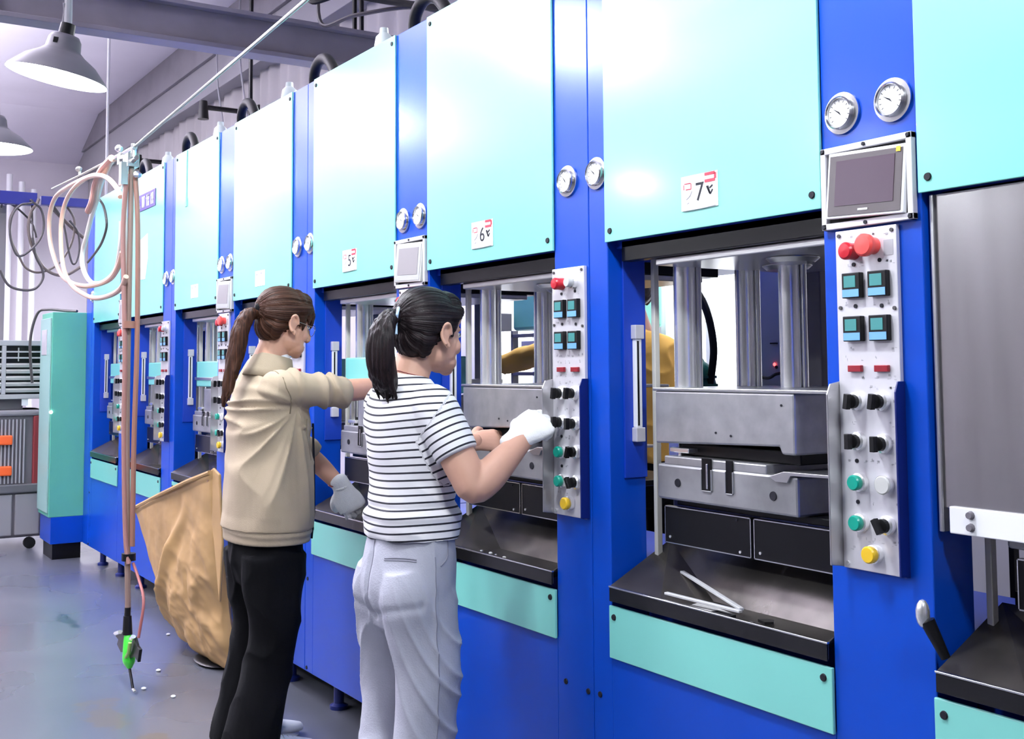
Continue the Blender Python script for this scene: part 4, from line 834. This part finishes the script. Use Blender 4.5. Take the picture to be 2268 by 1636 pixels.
def hand_mb(Hm, sx, curl, thumb=.5, fat=1.):
    """wrist at origin, fingers along +Y, palm faces -Z, thumb on the sx side"""
    b = L_([((0, -.030, 0), (.026 * fat, .020 * fat)), ((0, 0, 0), (.028 * fat, .019 * fat)), ((sx * .004, .040, 0), (.039 * fat, .018 * fat)), ((0, .080, .002), (.041 * fat, .014 * fat)), ((0, .090, .002), (.037 * fat, .011 * fat))], n=18)
    for k, (x, l, y0, cf) in enumerate(((.030, .072, .080, .85), (.0105, .080, .084, 1.), (-.0095, .074, .082, 1.05), (-.028, .058, .074, 1.1))):
        p = Vector((sx * x, y0 - .012, .001)); a = 0; P = [p.copy()]; R = [.0105 * fat]
        p = p + Vector((0, .016, 0)); P.append(p.copy()); R.append(.0105 * fat)
        for j, (fr, rr) in enumerate(((.46, .0097), (.30, .0090), (.24, .0080))):
            a += curl[j] * cf; d = Vector((sx * (.06 - .05 * k) * (1 - min(1, a)), math.cos(a), -math.sin(a)))
            for q in (.5, 1.): P.append(p + d * l * fr * q); R.append(rr * fat * (.94 if q == .5 else 1.03))
            p = p + d * l * fr
        b.join(L_([(tuple(c), (r, r)) for c, r in zip(P, R)], n=12, sub=2))
    t0 = Vector((sx * .024, .018, -.006)); d1 = Vector((sx * .75, .55, -.35)).normalized(); d2 = Vector((sx * (.75 - thumb), .75, -.25 - thumb)).normalized(); d3 = Vector((sx * (.4 - thumb), .75, -.25 - thumb * 1.3)).normalized()
    P = [t0, t0 + d1 * .032, t0 + d1 * .032 + d2 * .030, t0 + d1 * .032 + d2 * .030 + d3 * .024]
    b.join(L_([(tuple(c), (r * fat, r * fat)) for c, r in zip(P, (.015, .013, .0112, .0092))], n=12, sub=3))
    return b.xf(Hm)
def frame(o, y, z):
    y = Vector(y).normalized(); z = Vector(z); z = (z - y * z.dot(y)).normalized(); x = y.cross(z)
    M = Matrix((x, y, z)).transposed().to_4x4(); M.translation = Vector(o); return M
def shoe(name, x, y, yaw, t, loc, m=None):
    b = L_([((0, -.09, .045), (.030, .040)), ((0, -.03, .045), (.036, .042)), ((0, .05, .035), (.042, .032)), ((0, .12, .026), (.040, .022)), ((0, .155, .022), (.026, .016))], n=18)
    M = Matrix.Translation((x, y, FZ + .004)) @ Matrix.Rotation(yaw, 4, 'Z'); b.xf(M)
    o = fuse(name, b, .005, m or shoem, t, loc, smooth=2)
    s_ = MB().prism([(.036 * math.cos(a) * (1 if math.sin(a) < 0 else 1.1), .03 + .125 * math.sin(a)) for a in [2 * PI * i / 24 for i in range(24)]], 'z', 0, .022).xf(Matrix.Translation((x, y, FZ)) @ Matrix.Rotation(yaw, 4, 'Z'))
    wpart('sole', s_, whitep, o, (0, 0, 0)); 
    lc = MB()
    for k in range(4): lc.tube([(-.02, .03 + k * .018, .068 - k * .006), (0, .034 + k * .018, .074 - k * .006), (.02, .03 + k * .018, .068 - k * .006)], .003, 6)
    lc.xf(M); wpart('laces', lc, greyp, o, (0, 0, 0)); return o
def rotm(o, yaw, pitch, roll=0): return Matrix.Translation(o) @ Matrix.Rotation(yaw, 4, 'Z') @ Matrix.Rotation(-pitch, 4, 'X') @ Matrix.Rotation(roll, 4, 'Y')

# ---- woman in the khaki jacket
LA = (-3.87, 1.46, 0)
A = thing('person', 'person in khaki jacket and black trousers with brown ponytail and glasses, reaching into a press', 'person', LA)
HA = rotm((-3.845, 1.515, 1.452), .10, .22)
make_head(A, LA, HA, skinA, hairA, True, True, [((-3.86, 1.455, 1.29), (.075, .06)), ((-3.86, 1.470, 1.345), (.056, .055)), ((-3.852, 1.497, 1.40), (.052, .054)), ((-3.847, 1.51, 1.43), (.045, .045))])
# ponytail
R = [((0, -.110, .030), (.018, .018)), ((0, -.138, .028), (.028, .022)), ((-.005, -.160, -.01), (.038, .026)), ((-.01, -.175, -.08), (.043, .028)), ((-.015, -.188, -.15), (.038, .025)), ((-.02, -.204, -.22), (.026, .018)), ((-.02, -.214, -.26), (.014, .010)), ((-.02, -.220, -.285), (.004, .004))]
HA0 = rotm((-3.845, 1.515, 1.452), .10, 0)
pt = L_([(tuple(HA0 @ Vector(c)), r) for c, r in R], n=20, sub=5)
for k in range(5):
    o = (-.02 + .01 * k); pt.join(L_([(tuple(HA0 @ Vector((o, -.165 - .006 * (k % 2), -.06))), (.012, .010)), (tuple(HA0 @ Vector((o * 1.3 - .01, -.198, -.17))), (.010, .008)), (tuple(HA0 @ Vector((o * 1.5 - .01, -.222 + .006 * (k % 3), -.27 - .01 * (k % 2)))), (.002, .002))], n=8))
def groove(co, no): return co + no * (nz3(co, (120, 120, 3.)) * .006)[:, None]
fuse('ponytail', pt, .004, hairA, A, LA, smooth=1, fn=groove, post=strand_post_axis())
# jacket
jt = L_([((-3.868, 1.462, .700), (.196, .136)), ((-3.868, 1.462, .738), (.197, .137)), ((-3.868, 1.462, .75), (.207, .145)), ((-3.869, 1.462, .85), (.205, .146)), ((-3.87, 1.463, .97), (.198, .140)), ((-3.872, 1.465, 1.08), (.196, .136)), ((-3.875, 1.465, 1.17), (.198, .126)), ((-3.875, 1.462, 1.235), (.186, .105)), ((-3.870, 1.460, 1.285), (.135, .078)), ((-3.863, 1.464, 1.302), (.078, .064))], n=40, dome=False, square=2.3)
jt.join(L_([((-3.76, 1.45, 1.225), (.065, .07)), ((-3.722, 1.465, 1.228), (.070, .080)), ((-3.712, 1.52, 1.222), (.066, .076)), ((-3.712, 1.57, 1.216), (.060, .068)), ((-3.713, 1.605, 1.213), (.054, .061)), ((-3.714, 1.622, 1.213), (.052, .058)), ((-3.715, 1.632, 1.213), (.059, .066)), ((-3.718, 1.682, 1.215), (.056, .062)), ((-3.719, 1.690, 1.215), (.046, .050))], side=(1, 0, 0), n=26, dome=False))
jt.join(L_([((-3.98, 1.46, 1.22), (.06, .06)), ((-4.04, 1.49, 1.20), (.066, .07)), ((-4.07, 1.57, 1.11), (.060, .064)), ((-4.07, 1.64, 1.02), (.056, .058)), ((-4.05, 1.68, .985), (.055, .055)), ((-4.035, 1.705, .963), (.046, .046))], n=24, dome=False))
arm0 = np.array((-3.70, 1.50, 1.16))
def jfold(co, no):
    arm = np.exp(-((np.minimum(0, co[:, 2] - 1.13) / .05) ** 2)) * (co[:, 1] > 1.50) * (co[:, 0] > -3.80)
    larm = (co[:, 0] < -3.98) * (co[:, 1] > 1.55)
    d = co - arm0; ang = np.arctan2(d[:, 2], d[:, 1]); r = np.linalg.norm(d[:, 1:], axis=1)
    n1 = ridge(nz3(np.stack([ang * 2.6, r * 1.1, co[:, 0] * 1.5], 1), (1, 1, 1))) ** 3 * .016 * np.clip(r / .12, .2, 1)
    n2 = nz3(co + nz3(co, (4, 4, 4))[:, None] * .05, (7, 7, 4)) * .012
    q = co[:, 1] * 1.0 + co[:, 2] * .35
    n3 = ridge(nz3(np.stack([q * 13, co[:, 2] * 5, co[:, 0] * 5], 1), (1, 1, 1))) ** 2 * .016
    q2 = co[:, 1] - co[:, 2]; n4 = ridge(nz3(np.stack([q2 * 9, co[:, 0] * 5, co[:, 2] * 3], 1), (1, 1, 1))) ** 2 * .012
    out = np.where(arm > .5, n3 - .006, np.where(larm, n4, n1 + n2 - .008))
    hem = np.clip((co[:, 2] - .745) / .05, .05, 1)
    seam = -.004 * np.exp(-((co[:, 2] - .742) / .004) ** 2)
    seam2 = -.004 * np.exp(-(((co[:, 1] - 1.497 + (co[:, 2] - 1.2) * .25) / .005) ** 2)) * (co[:, 0] > -3.82) * (co[:, 2] > 1.10)
    return co + no * (out * hem + seam + seam2)[:, None]
jk = fuse('jacket', jt, .0055, khaki, A, LA, smooth=3, fn=jfold)
kseam = mat('khaki_seam', (.20, .155, .10), .9)
onskin(jk, [(-3.80, 1.42, 1.275), (-3.735, 1.43, 1.27), (-3.67, 1.46, 1.22), (-3.65, 1.47, 1.15)], -.0006, .0022, 'sleeve_seam', kseam, jk, None and LA or (0, 0, 0))
onskin(jk, [(-4.05, 1.35, .745), (-3.87, 1.30, .745), (-3.70, 1.35, .745), (-3.66, 1.46, .745), (-3.72, 1.58, .745), (-3.80, 1.60, .745)], -.0006, .0018, 'hem_seam', kseam, jk, (0, 0, 0))
onskin(jk, [(-3.70, 1.56, 1.12), (-3.695, 1.56, 1.05), (-3.70, 1.565, .98)], -.0004, .0018, 'pocket_edge', kseam, jk, (0, 0, 0))
cl = MB(); n = 30; V = []; Fc = []
for i in range(n + 1):
    a = -PI * .86 + 2 * PI * .86 * i / n; sx, cy = math.sin(a), -math.cos(a); fr = (cy + 1) / 2
    for rr, z in ((.070, 1.290), (.060, 1.352), (.065, 1.352), (.082, 1.300), (.090, 1.276)):
        zz = z - .030 * fr; V.append((-3.862 + sx * rr * 1.08, 1.468 + cy * rr + .02 * (z - 1.30) / .05 * .6, zz))
Fc = [(i * 5 + j, (i + 1) * 5 + j, (i + 1) * 5 + j + 1, i * 5 + j + 1) for i in range(n) for j in range(4)]
co_ = wpart('collar', MB().add(V, Fc), khaki, A, LA, smooth=60); q = co_.modifiers.new('s', 'SOLIDIFY'); q.thickness = .003
wpart('jacket_zip', MB().tube([(-3.80, 1.603, .70), (-3.80, 1.612, .80), (-3.80, 1.610, .95), (-3.80, 1.605, 1.1)], .004, 6), ink, A, LA)
wpart('undershirt', L_([((-3.86, 1.49, 1.27), (.06, .05)), ((-3.858, 1.49, 1.318), (.058, .052))], n=20), whitep, A, LA)
# forearms and gloves
def arm(name, pts, skin, t, loc, hm=None, sx=1, curl=(.4, .5, .4), thumb=.3, vox=.0045):
    b = L_(pts, n=20)
    if hm: b.join(hand_mb(hm, sx, curl, thumb, .95))
    return fuse(name, b, vox if not hm else .003, skin, t, loc, smooth=3)
ar = arm('right_forearm', [((-3.715, 1.60, 1.215), (.038, .040)), ((-3.72, 1.70, 1.216), (.037, .040)), ((-3.73, 1.78, 1.220), (.034, .038)), ((-3.755, 1.86, 1.226), (.027, .031)), ((-3.77, 1.905, 1.228), (.024, .029))], skinA, A, LA)
fuse('right_glove', hand_mb(frame((-3.772, 1.905, 1.228), (-.12, .98, .02), (.9, .1, .3)), -1, (.35, .5, .4), .2, 1.08), .003, glovem, A, LA, smooth=2)
arm('left_forearm', [((-4.07, 1.62, 1.04), (.036, .038)), ((-4.055, 1.67, .99), (.037, .038)), ((-4.02, 1.725, .935), (.034, .036)), ((-3.980, 1.778, .870), (.027, .029)), ((-3.958, 1.80, .838), (.023, .026))], skinA, A, LA)
gl = fuse('left_glove', hand_mb(frame((-3.960, 1.792, .852), (.10, .42, -.80), (.72, -.45, .42)), 1, (.60, .85, .6), .45, 1.30), .003, glovem, A, LA, smooth=2)
wpart('glove_cuff', MB().tube([(-3.968 + .030 * math.cos(a), 1.790 + .026 * math.sin(a), .858 + .012 * math.sin(a) - .006 * math.cos(a)) for a in [2 * PI * i / 24 for i in range(25)]], .006, 8), glovem, A, LA)
wpart('wristband', MB().tube([(-3.980 + .031 * math.cos(a), 1.776 + .028 * math.sin(a), .872 + .013 * math.sin(a) - .006 * math.cos(a)) for a in [2 * PI * i / 24 for i in range(25)]], .003, 8), darkred, A, LA)
# trousers
tr = L_([((-3.868, 1.462, .78), (.150, .108)), ((-3.868, 1.460, .70), (.165, .118)), ((-3.868, 1.458, .64), (.170, .118)), ((-3.868, 1.458, .60), (.165, .105))], n=30)
tr.join(L_([((-3.785, 1.458, .66), (.088, .112)), ((-3.785, 1.458, .55), (.083, .100)), ((-3.79, 1.462, .42), (.074, .084)), ((-3.80, 1.445, .28), (.074, .082)), ((-3.80, 1.405, .10), (.080, .092)), ((-3.80, 1.385, .0), (.082, .098))], n=24, dome=False))
tr.join(L_([((-3.955, 1.458, .66), (.088, .110)), ((-3.960, 1.458, .55), (.083, .098)), ((-3.965, 1.465, .42), (.074, .082)), ((-3.975, 1.455, .28), (.074, .082)), ((-3.985, 1.425, .10), (.080, .092)), ((-3.985, 1.410, .0), (.082, .098))], n=24, dome=False))
fuse('trousers', tr, .006, trousA, A, LA, smooth=3, fn=lambda co, no: co + no * (ridge(nz3(co, (9, 9, 5))) ** 2 * .008 + nz3(co, (20, 20, 3)) * .004)[:, None])
shoe('right_shoe', -3.80, 1.45, .0, A, LA); shoe('left_shoe', -3.99, 1.49, .08, A, LA)

A.location = (LA[0] + .075, LA[1] - .020, 0)
# ---- woman in the striped shirt
LB = (-2.775, 1.47, 0)
B = thing('person', 'person in striped T-shirt and pale grey jeans with black ponytail, turning a knob', 'person', LB)
HB = rotm((-2.758, 1.522, 1.388), .16, .10)
make_head(B, LB, HB, skinB, hairB, False, False, [((-2.775, 1.460, 1.225), (.085, .06)), ((-2.775, 1.468, 1.275), (.060, .054)), ((-2.772, 1.490, 1.33), (.051, .053)), ((-2.768, 1.505, 1.365), (.045, .045))])
HB0 = rotm((-2.758, 1.522, 1.388), .16, 0)
R = [((0, -.108, .040), (.018, .018)), ((0, -.132, .044), (.030, .020)), ((0, -.156, .020), (.042, .024)), ((0, -.168, -.03), (.050, .029)), ((0, -.166, -.09), (.050, .031)), ((.0, -.154, -.13), (.042, .028)), ((.0, -.140, -.16), (.024, .018)), ((.0, -.134, -.182), (.006, .005))]
pt = L_([(tuple(HB0 @ Vector(c)), r) for c, r in R], n=20, sub=5)
for k in range(6):
    o = -.03 + .012 * k; pt.join(L_([(tuple(HB0 @ Vector((o, -.170, -.05))), (.012, .010)), (tuple(HB0 @ Vector((o * 1.2, -.165, -.12))), (.010, .008)), (tuple(HB0 @ Vector((o * 1.1 + .004, -.150 + .008 * (k % 3), -.182 - .010 * (k % 2)))), (.002, .002))], n=8))
fuse('ponytail', pt, .0035, hairB, B, LB, smooth=1, fn=groove, post=strand_post_axis())
wpart('tie_ribbon', MB().tube([tuple(HB0 @ Vector(p)) for p in ((.012, -.122, .055), (.026, -.128, .066), (.030, -.135, .048), (.018, -.130, .02), (.024, -.134, -.005))], .0042, 8), mat('pale_blue_ribbon', (.45, .60, .80), .5), B, LB)
st = L_([((-2.775, 1.472, .836), (.166, .112)), ((-2.775, 1.472, .90), (.160, .110)), ((-2.775, 1.473, .98), (.150, .105)), ((-2.776, 1.472, 1.07), (.160, .110)), ((-2.778, 1.467, 1.14), (.166, .110)), ((-2.778, 1.463, 1.19), (.165, .098)), ((-2.777, 1.461, 1.228), (.138, .076)), ((-2.775, 1.463, 1.255), (.095, .062)), ((-2.775, 1.466, 1.270), (.068, .056))], n=40, dome=False, square=2.2)
SH, EL = np.array((-2.640, 1.468, 1.188)), np.array((-2.545, 1.53, .985)); AD = (EL - SH) / np.linalg.norm(EL - SH)
def P_(f, o=(0, 0, 0)): return tuple(SH + (EL - SH) * f + np.array(o))
st.join(L_([((-2.70, 1.463, 1.195), (.05, .055)), (P_(0, (0, 0, 0)), (.060, .066)), (P_(.22), (.061, .067)), (P_(.45), (.058, .064)), (P_(.60), (.056, .062)), (P_(.61), (.050, .056))], n=26, dome=False))
SL = np.array((-2.915, 1.468, 1.188)); E2 = np.array((-2.985, 1.60, 1.0))
def Q_(f): return tuple(SL + (E2 - SL) * f)
st.join(L_([((-2.86, 1.463, 1.195), (.05, .055)), (Q_(0), (.060, .066)), (Q_(.3), (.058, .064)), (Q_(.62), (.055, .060)), (Q_(.63), (.050, .054))], n=24, dome=False))
def sfold(co, no):
    d = co - SH; sl = (co[:, 0] > -2.655 + (1.2 - co[:, 2]) * .35)
    n2 = nz3(co, (9, 9, 14)) * .007 + ridge(nz3(np.stack([co[:, 0] * 5, co[:, 1] * 5, co[:, 2] * 12], 1), (1, 1, 1))) ** 3 * .005 * np.clip((1.05 - co[:, 2]) / .1, 0, 1)
    tuck = np.exp(-((co[:, 2] - .925 - .1 * (co[:, 1] - 1.47)) / .012) ** 2) * -.006 + np.exp(-((co[:, 2] - .90) / .014) ** 2) * .005
    seam = -.003 * np.exp(-((((co - SH) @ AD) + .0) / .004) ** 2) * (co[:, 0] > -2.70) * 0
    return co + no * (np.where(sl, n2 * .4, n2 + tuck) + seam)[:, None]
def stripes(me, co):
    s_ = (co - SH) @ AD; s2 = (co - SL) @ ((E2 - SL) / np.linalg.norm(E2 - SL)); pitch = .0196
    body = (co[:, 2] + .012 * np.cos((co[:, 0] + 2.775) * 9) - .06 * np.clip(co[:, 2] - 1.15, 0, 1) * 0 + (nz3(co, (6, 6, 6)) * .004)) / pitch
    ax = np.abs(co[:, 0] + 2.775)
    dax = np.linalg.norm((co - SH) - s_[:, None] * AD, axis=1); u = 840 * (.528 * (co[:, 0] + 2.63) + .849 * (co[:, 1] - 1.47))
    v = np.where((u > 30 - 600 * (1.22 - co[:, 2])) & (co[:, 0] > -2.672) & (dax < .082) & (s_ > -.075), s_ / pitch + .3, np.where((s2 > 0) & (co[:, 0] < -2.86), s2 / pitch + .3, body))
    at = me.attributes.new('stripe', 'FLOAT', 'POINT'); at.data.foreach_set('value', v)
fuse('striped_shirt', st, .0045, stripem, B, LB, smooth=3, fn=sfold, post=stripes)
b = L_([(P_(.35), (.043, .046)), (P_(.6), (.046, .050)), (P_(.85), (.044, .048)), (P_(1.0, (0, .004, -.004)), (.041, .044)), ((-2.542, 1.575, 1.005), (.040, .046)), ((-2.545, 1.625, 1.045), (.036, .040)), ((-2.550, 1.68, 1.088), (.028, .031)), ((-2.552, 1.71, 1.112), (.025, .028))], n=22)
fuse('right_arm', b, .004, skinB, B, LB, smooth=4)
gb = hand_mb(frame((-2.556, 1.680, 1.100), (.08, .80, .52), (.62, -.45, .62)), -1, (.80, 1.05, .8), .40, 1.28)
fuse('right_glove', gb, .0028, glovem, B, LB, smooth=2)
b = L_([(Q_(.4), (.040, .042)), (Q_(.8), (.040, .042)), ((-2.985, 1.61, 1.0), (.037, .040)), ((-2.985, 1.68, 1.03), (.036, .038)), ((-2.975, 1.77, 1.060), (.026, .030)), ((-2.972, 1.80, 1.066), (.024, .028))], n=20)
fuse('left_arm', b, .0045, skinB, B, LB, smooth=3)
fuse('left_glove', hand_mb(frame((-2.972, 1.79, 1.064), (.0, 1, .05), (.8, 0, .6)), -1, (.5, .7, .5), .2, .95), .003, skinB, B, LB, smooth=2).name = 'left_hand'
onskin(bpy.data.objects['head.001'], [(-2.83, 1.42, 1.285), (-2.775, 1.40, 1.292), (-2.72, 1.42, 1.285), (-2.71, 1.47, 1.27), (-2.73, 1.53, 1.25)], .0012, .0011, 'necklace', darkred, B, LB)
# jeans
jn = L_([((-2.775, 1.472, .90), (.140, .095)), ((-2.775, 1.472, .85), (.155, .105)), ((-2.775, 1.468, .78), (.170, .118)), ((-2.775, 1.460, .70), (.176, .124)), ((-2.775, 1.462, .64), (.172, .105))], n=34)
for sx in (-1, 1):
    cx = -2.775
    jn.join(L_([((cx + sx * .078, 1.445, .76), (.080, .095)), ((cx + sx * .086, 1.450, .69), (.090, .112)), ((cx + sx * .090, 1.462, .60), (.086, .102)), ((cx + sx * .096, 1.468, .45), (.082, .088)), ((cx + sx * .100, 1.455, .28), (.080, .086)), ((cx + sx * .102, 1.430, .12), (.082, .092)), ((cx + sx * .102, 1.420, .005), (.082, .096))], n=26, dome=False))
def dfold(co, no):
    cx = np.abs(co[:, 0] + 2.775)
    q = co[:, 2] * .8 + (co[:, 1] - 1.47) * 1.1 + cx * .8
    w_ = nz3(co, (3, 3, 3)) * .4
    n1 = np.clip(ridge(nz3(np.stack([q * 9 + w_, cx * 5, co[:, 1] * 2], 1), (1, 1, 1))), 0, 1) ** 4 * .009 * np.clip((.80 - co[:, 2]) / .25, .12, 1)
    lowf = np.clip(ridge(nz3(co, (4, 4, 30))), 0, 1) ** 3 * .008 * np.clip((.34 - co[:, 2]) / .2, 0, 1)
    seat = -.008 * np.exp(-((co[:, 0] + 2.775) / .010) ** 2) * (co[:, 1] < 1.44) * np.clip((.87 - co[:, 2]) / .1, 0, 1) * (co[:, 2] > .62)
    seam = .0025 * np.exp(-((co[:, 1] - 1.455) / .005) ** 2) * (co[:, 0] > -2.66)
    hp = -.004 * np.exp(-((co[:, 2] - .655 - (cx - .09) * .25) / .012) ** 2) * (co[:, 1] < 1.42)
    return co + no * (n1 + nz3(co, (8, 8, 5)) * .008 + lowf + seat + seam + hp - .004)[:, None]
jo = fuse('jeans', jn, .005, denim, B, LB, smooth=7, fn=dfold)
dseam = mat('denim_seam', (.22, .22, .27), .9)
def hip(th, z, k=1.0): return (-2.775 + .17 * k * math.sin(th), 1.468 - .118 * k * math.cos(th), z)
onskin(jo, [hip(.35, .792), hip(.7, .797), hip(1.05, .795)], .0006, .0016, 'pocket_welt', dseam, jo, (0, 0, 0))
onskin(jo, [hip(.35, .787), hip(.7, .791), hip(1.05, .789)], .0006, .0013, 'pocket_welt', dseam, jo, (0, 0, 0))
onskin(jo, [hip(-.02, .86), hip(0, .80), hip(.0, .74), hip(0, .70), (-2.775, 1.40, .66)], -.0002, .0016, 'seat_seam', dseam, jo, (0, 0, 0))
onskin(jo, [(-2.63, 1.50, .845), (-2.615, 1.50, .80), (-2.615, 1.47, .775)], .0006, .0018, 'front_pocket_edge', dseam, jo, (0, 0, 0))
onskin(jo, [(-2.60, 1.455, .80), (-2.59, 1.455, .65), (-2.59, 1.46, .45), (-2.585, 1.45, .28), (-2.585, 1.43, .05)], -.0004, .0015, 'side_seam', dseam, jo, (0, 0, 0))
shoe('right_shoe', -2.67, 1.48, 0, B, LB); shoe('left_shoe', -2.88, 1.49, .1, B, LB)

# ---- worker on the far side of the presses
LC = (-3.72, 3.10, 0)
C = thing('person', 'person in mustard yellow shirt working on the far side of the presses', 'person', LC)
HC = rotm((-3.78, 3.10, 1.62), PI / 2 + .2, .25)
make_head(C, LC, HC, skinC, hairB, False, False, [((-3.72, 3.10, 1.42), (.07, .07)), ((-3.74, 3.10, 1.50), (.055, .055)), ((-3.77, 3.10, 1.58), (.05, .05))])
sb = L_([((-3.70, 3.10, .90), (.12, .17)), ((-3.70, 3.10, 1.10), (.115, .17)), ((-3.70, 3.10, 1.28), (.12, .19)), ((-3.71, 3.10, 1.38), (.11, .18)), ((-3.72, 3.10, 1.43), (.07, .11)), ((-3.72, 3.10, 1.455), (.05, .06))], n=30, dome=False)
sb.join(L_([((-3.72, 2.98, 1.37), (.06, .06)), ((-3.80, 2.90, 1.375), (.065, .065)), ((-3.98, 2.84, 1.36), (.052, .055)), ((-4.12, 2.82, 1.345), (.048, .050)), ((-4.30, 2.80, 1.315), (.040, .042)), ((-4.34, 2.80, 1.31), (.036, .038))], n=22, dome=False))
sb.join(L_([((-3.72, 3.22, 1.36), (.06, .06)), ((-3.76, 3.29, 1.30), (.06, .06)), ((-3.82, 3.32, 1.15), (.05, .05)), ((-3.95, 3.25, 1.05), (.045, .045))], n=20, dome=False))
fuse('shirt', sb, .007, mustard, C, LC, smooth=3, fn=lambda co, no: co + no * (ridge(nz3(co, (6, 6, 10))) ** 2 * .010)[:, None])
arm('right_hand', [((-4.28, 2.80, 1.32), (.027, .030)), ((-4.36, 2.80, 1.305), (.025, .028))], skinC, C, LC, frame((-4.36, 2.80, 1.305), (-1, 0, -.12), (0, -.3, 1)), 1, (.3, .4, .3))
fuse('left_hand', hand_mb(frame((-3.96, 3.25, 1.045), (-1, -.3, -.2), (0, 0, 1)), -1, (.3, .4, .3)), .004, skinC, C, LC, smooth=2)
tc_ = L_([((-3.70, 3.10, .98), (.11, .16)), ((-3.70, 3.10, .85), (.12, .17)), ((-3.70, 3.10, .78), (.11, .16))], n=24)
for s_ in (-1, 1): tc_.join(L_([((-3.70, 3.10 + s_ * .09, .84), (.085, .08)), ((-3.70, 3.10 + s_ * .10, .45), (.062, .06)), ((-3.69, 3.10 + s_ * .10, .06), (.055, .052))], n=20, dome=False))
fuse('trousers', tc_, .008, trousA, C, LC, smooth=2)
shoe('shoe', -3.74, 2.99, PI / 2, C, LC, blackp); shoe('shoe', -3.74, 3.21, PI / 2, C, LC, blackp)
C.location = (LC[0] - .05, LC[1], 0)
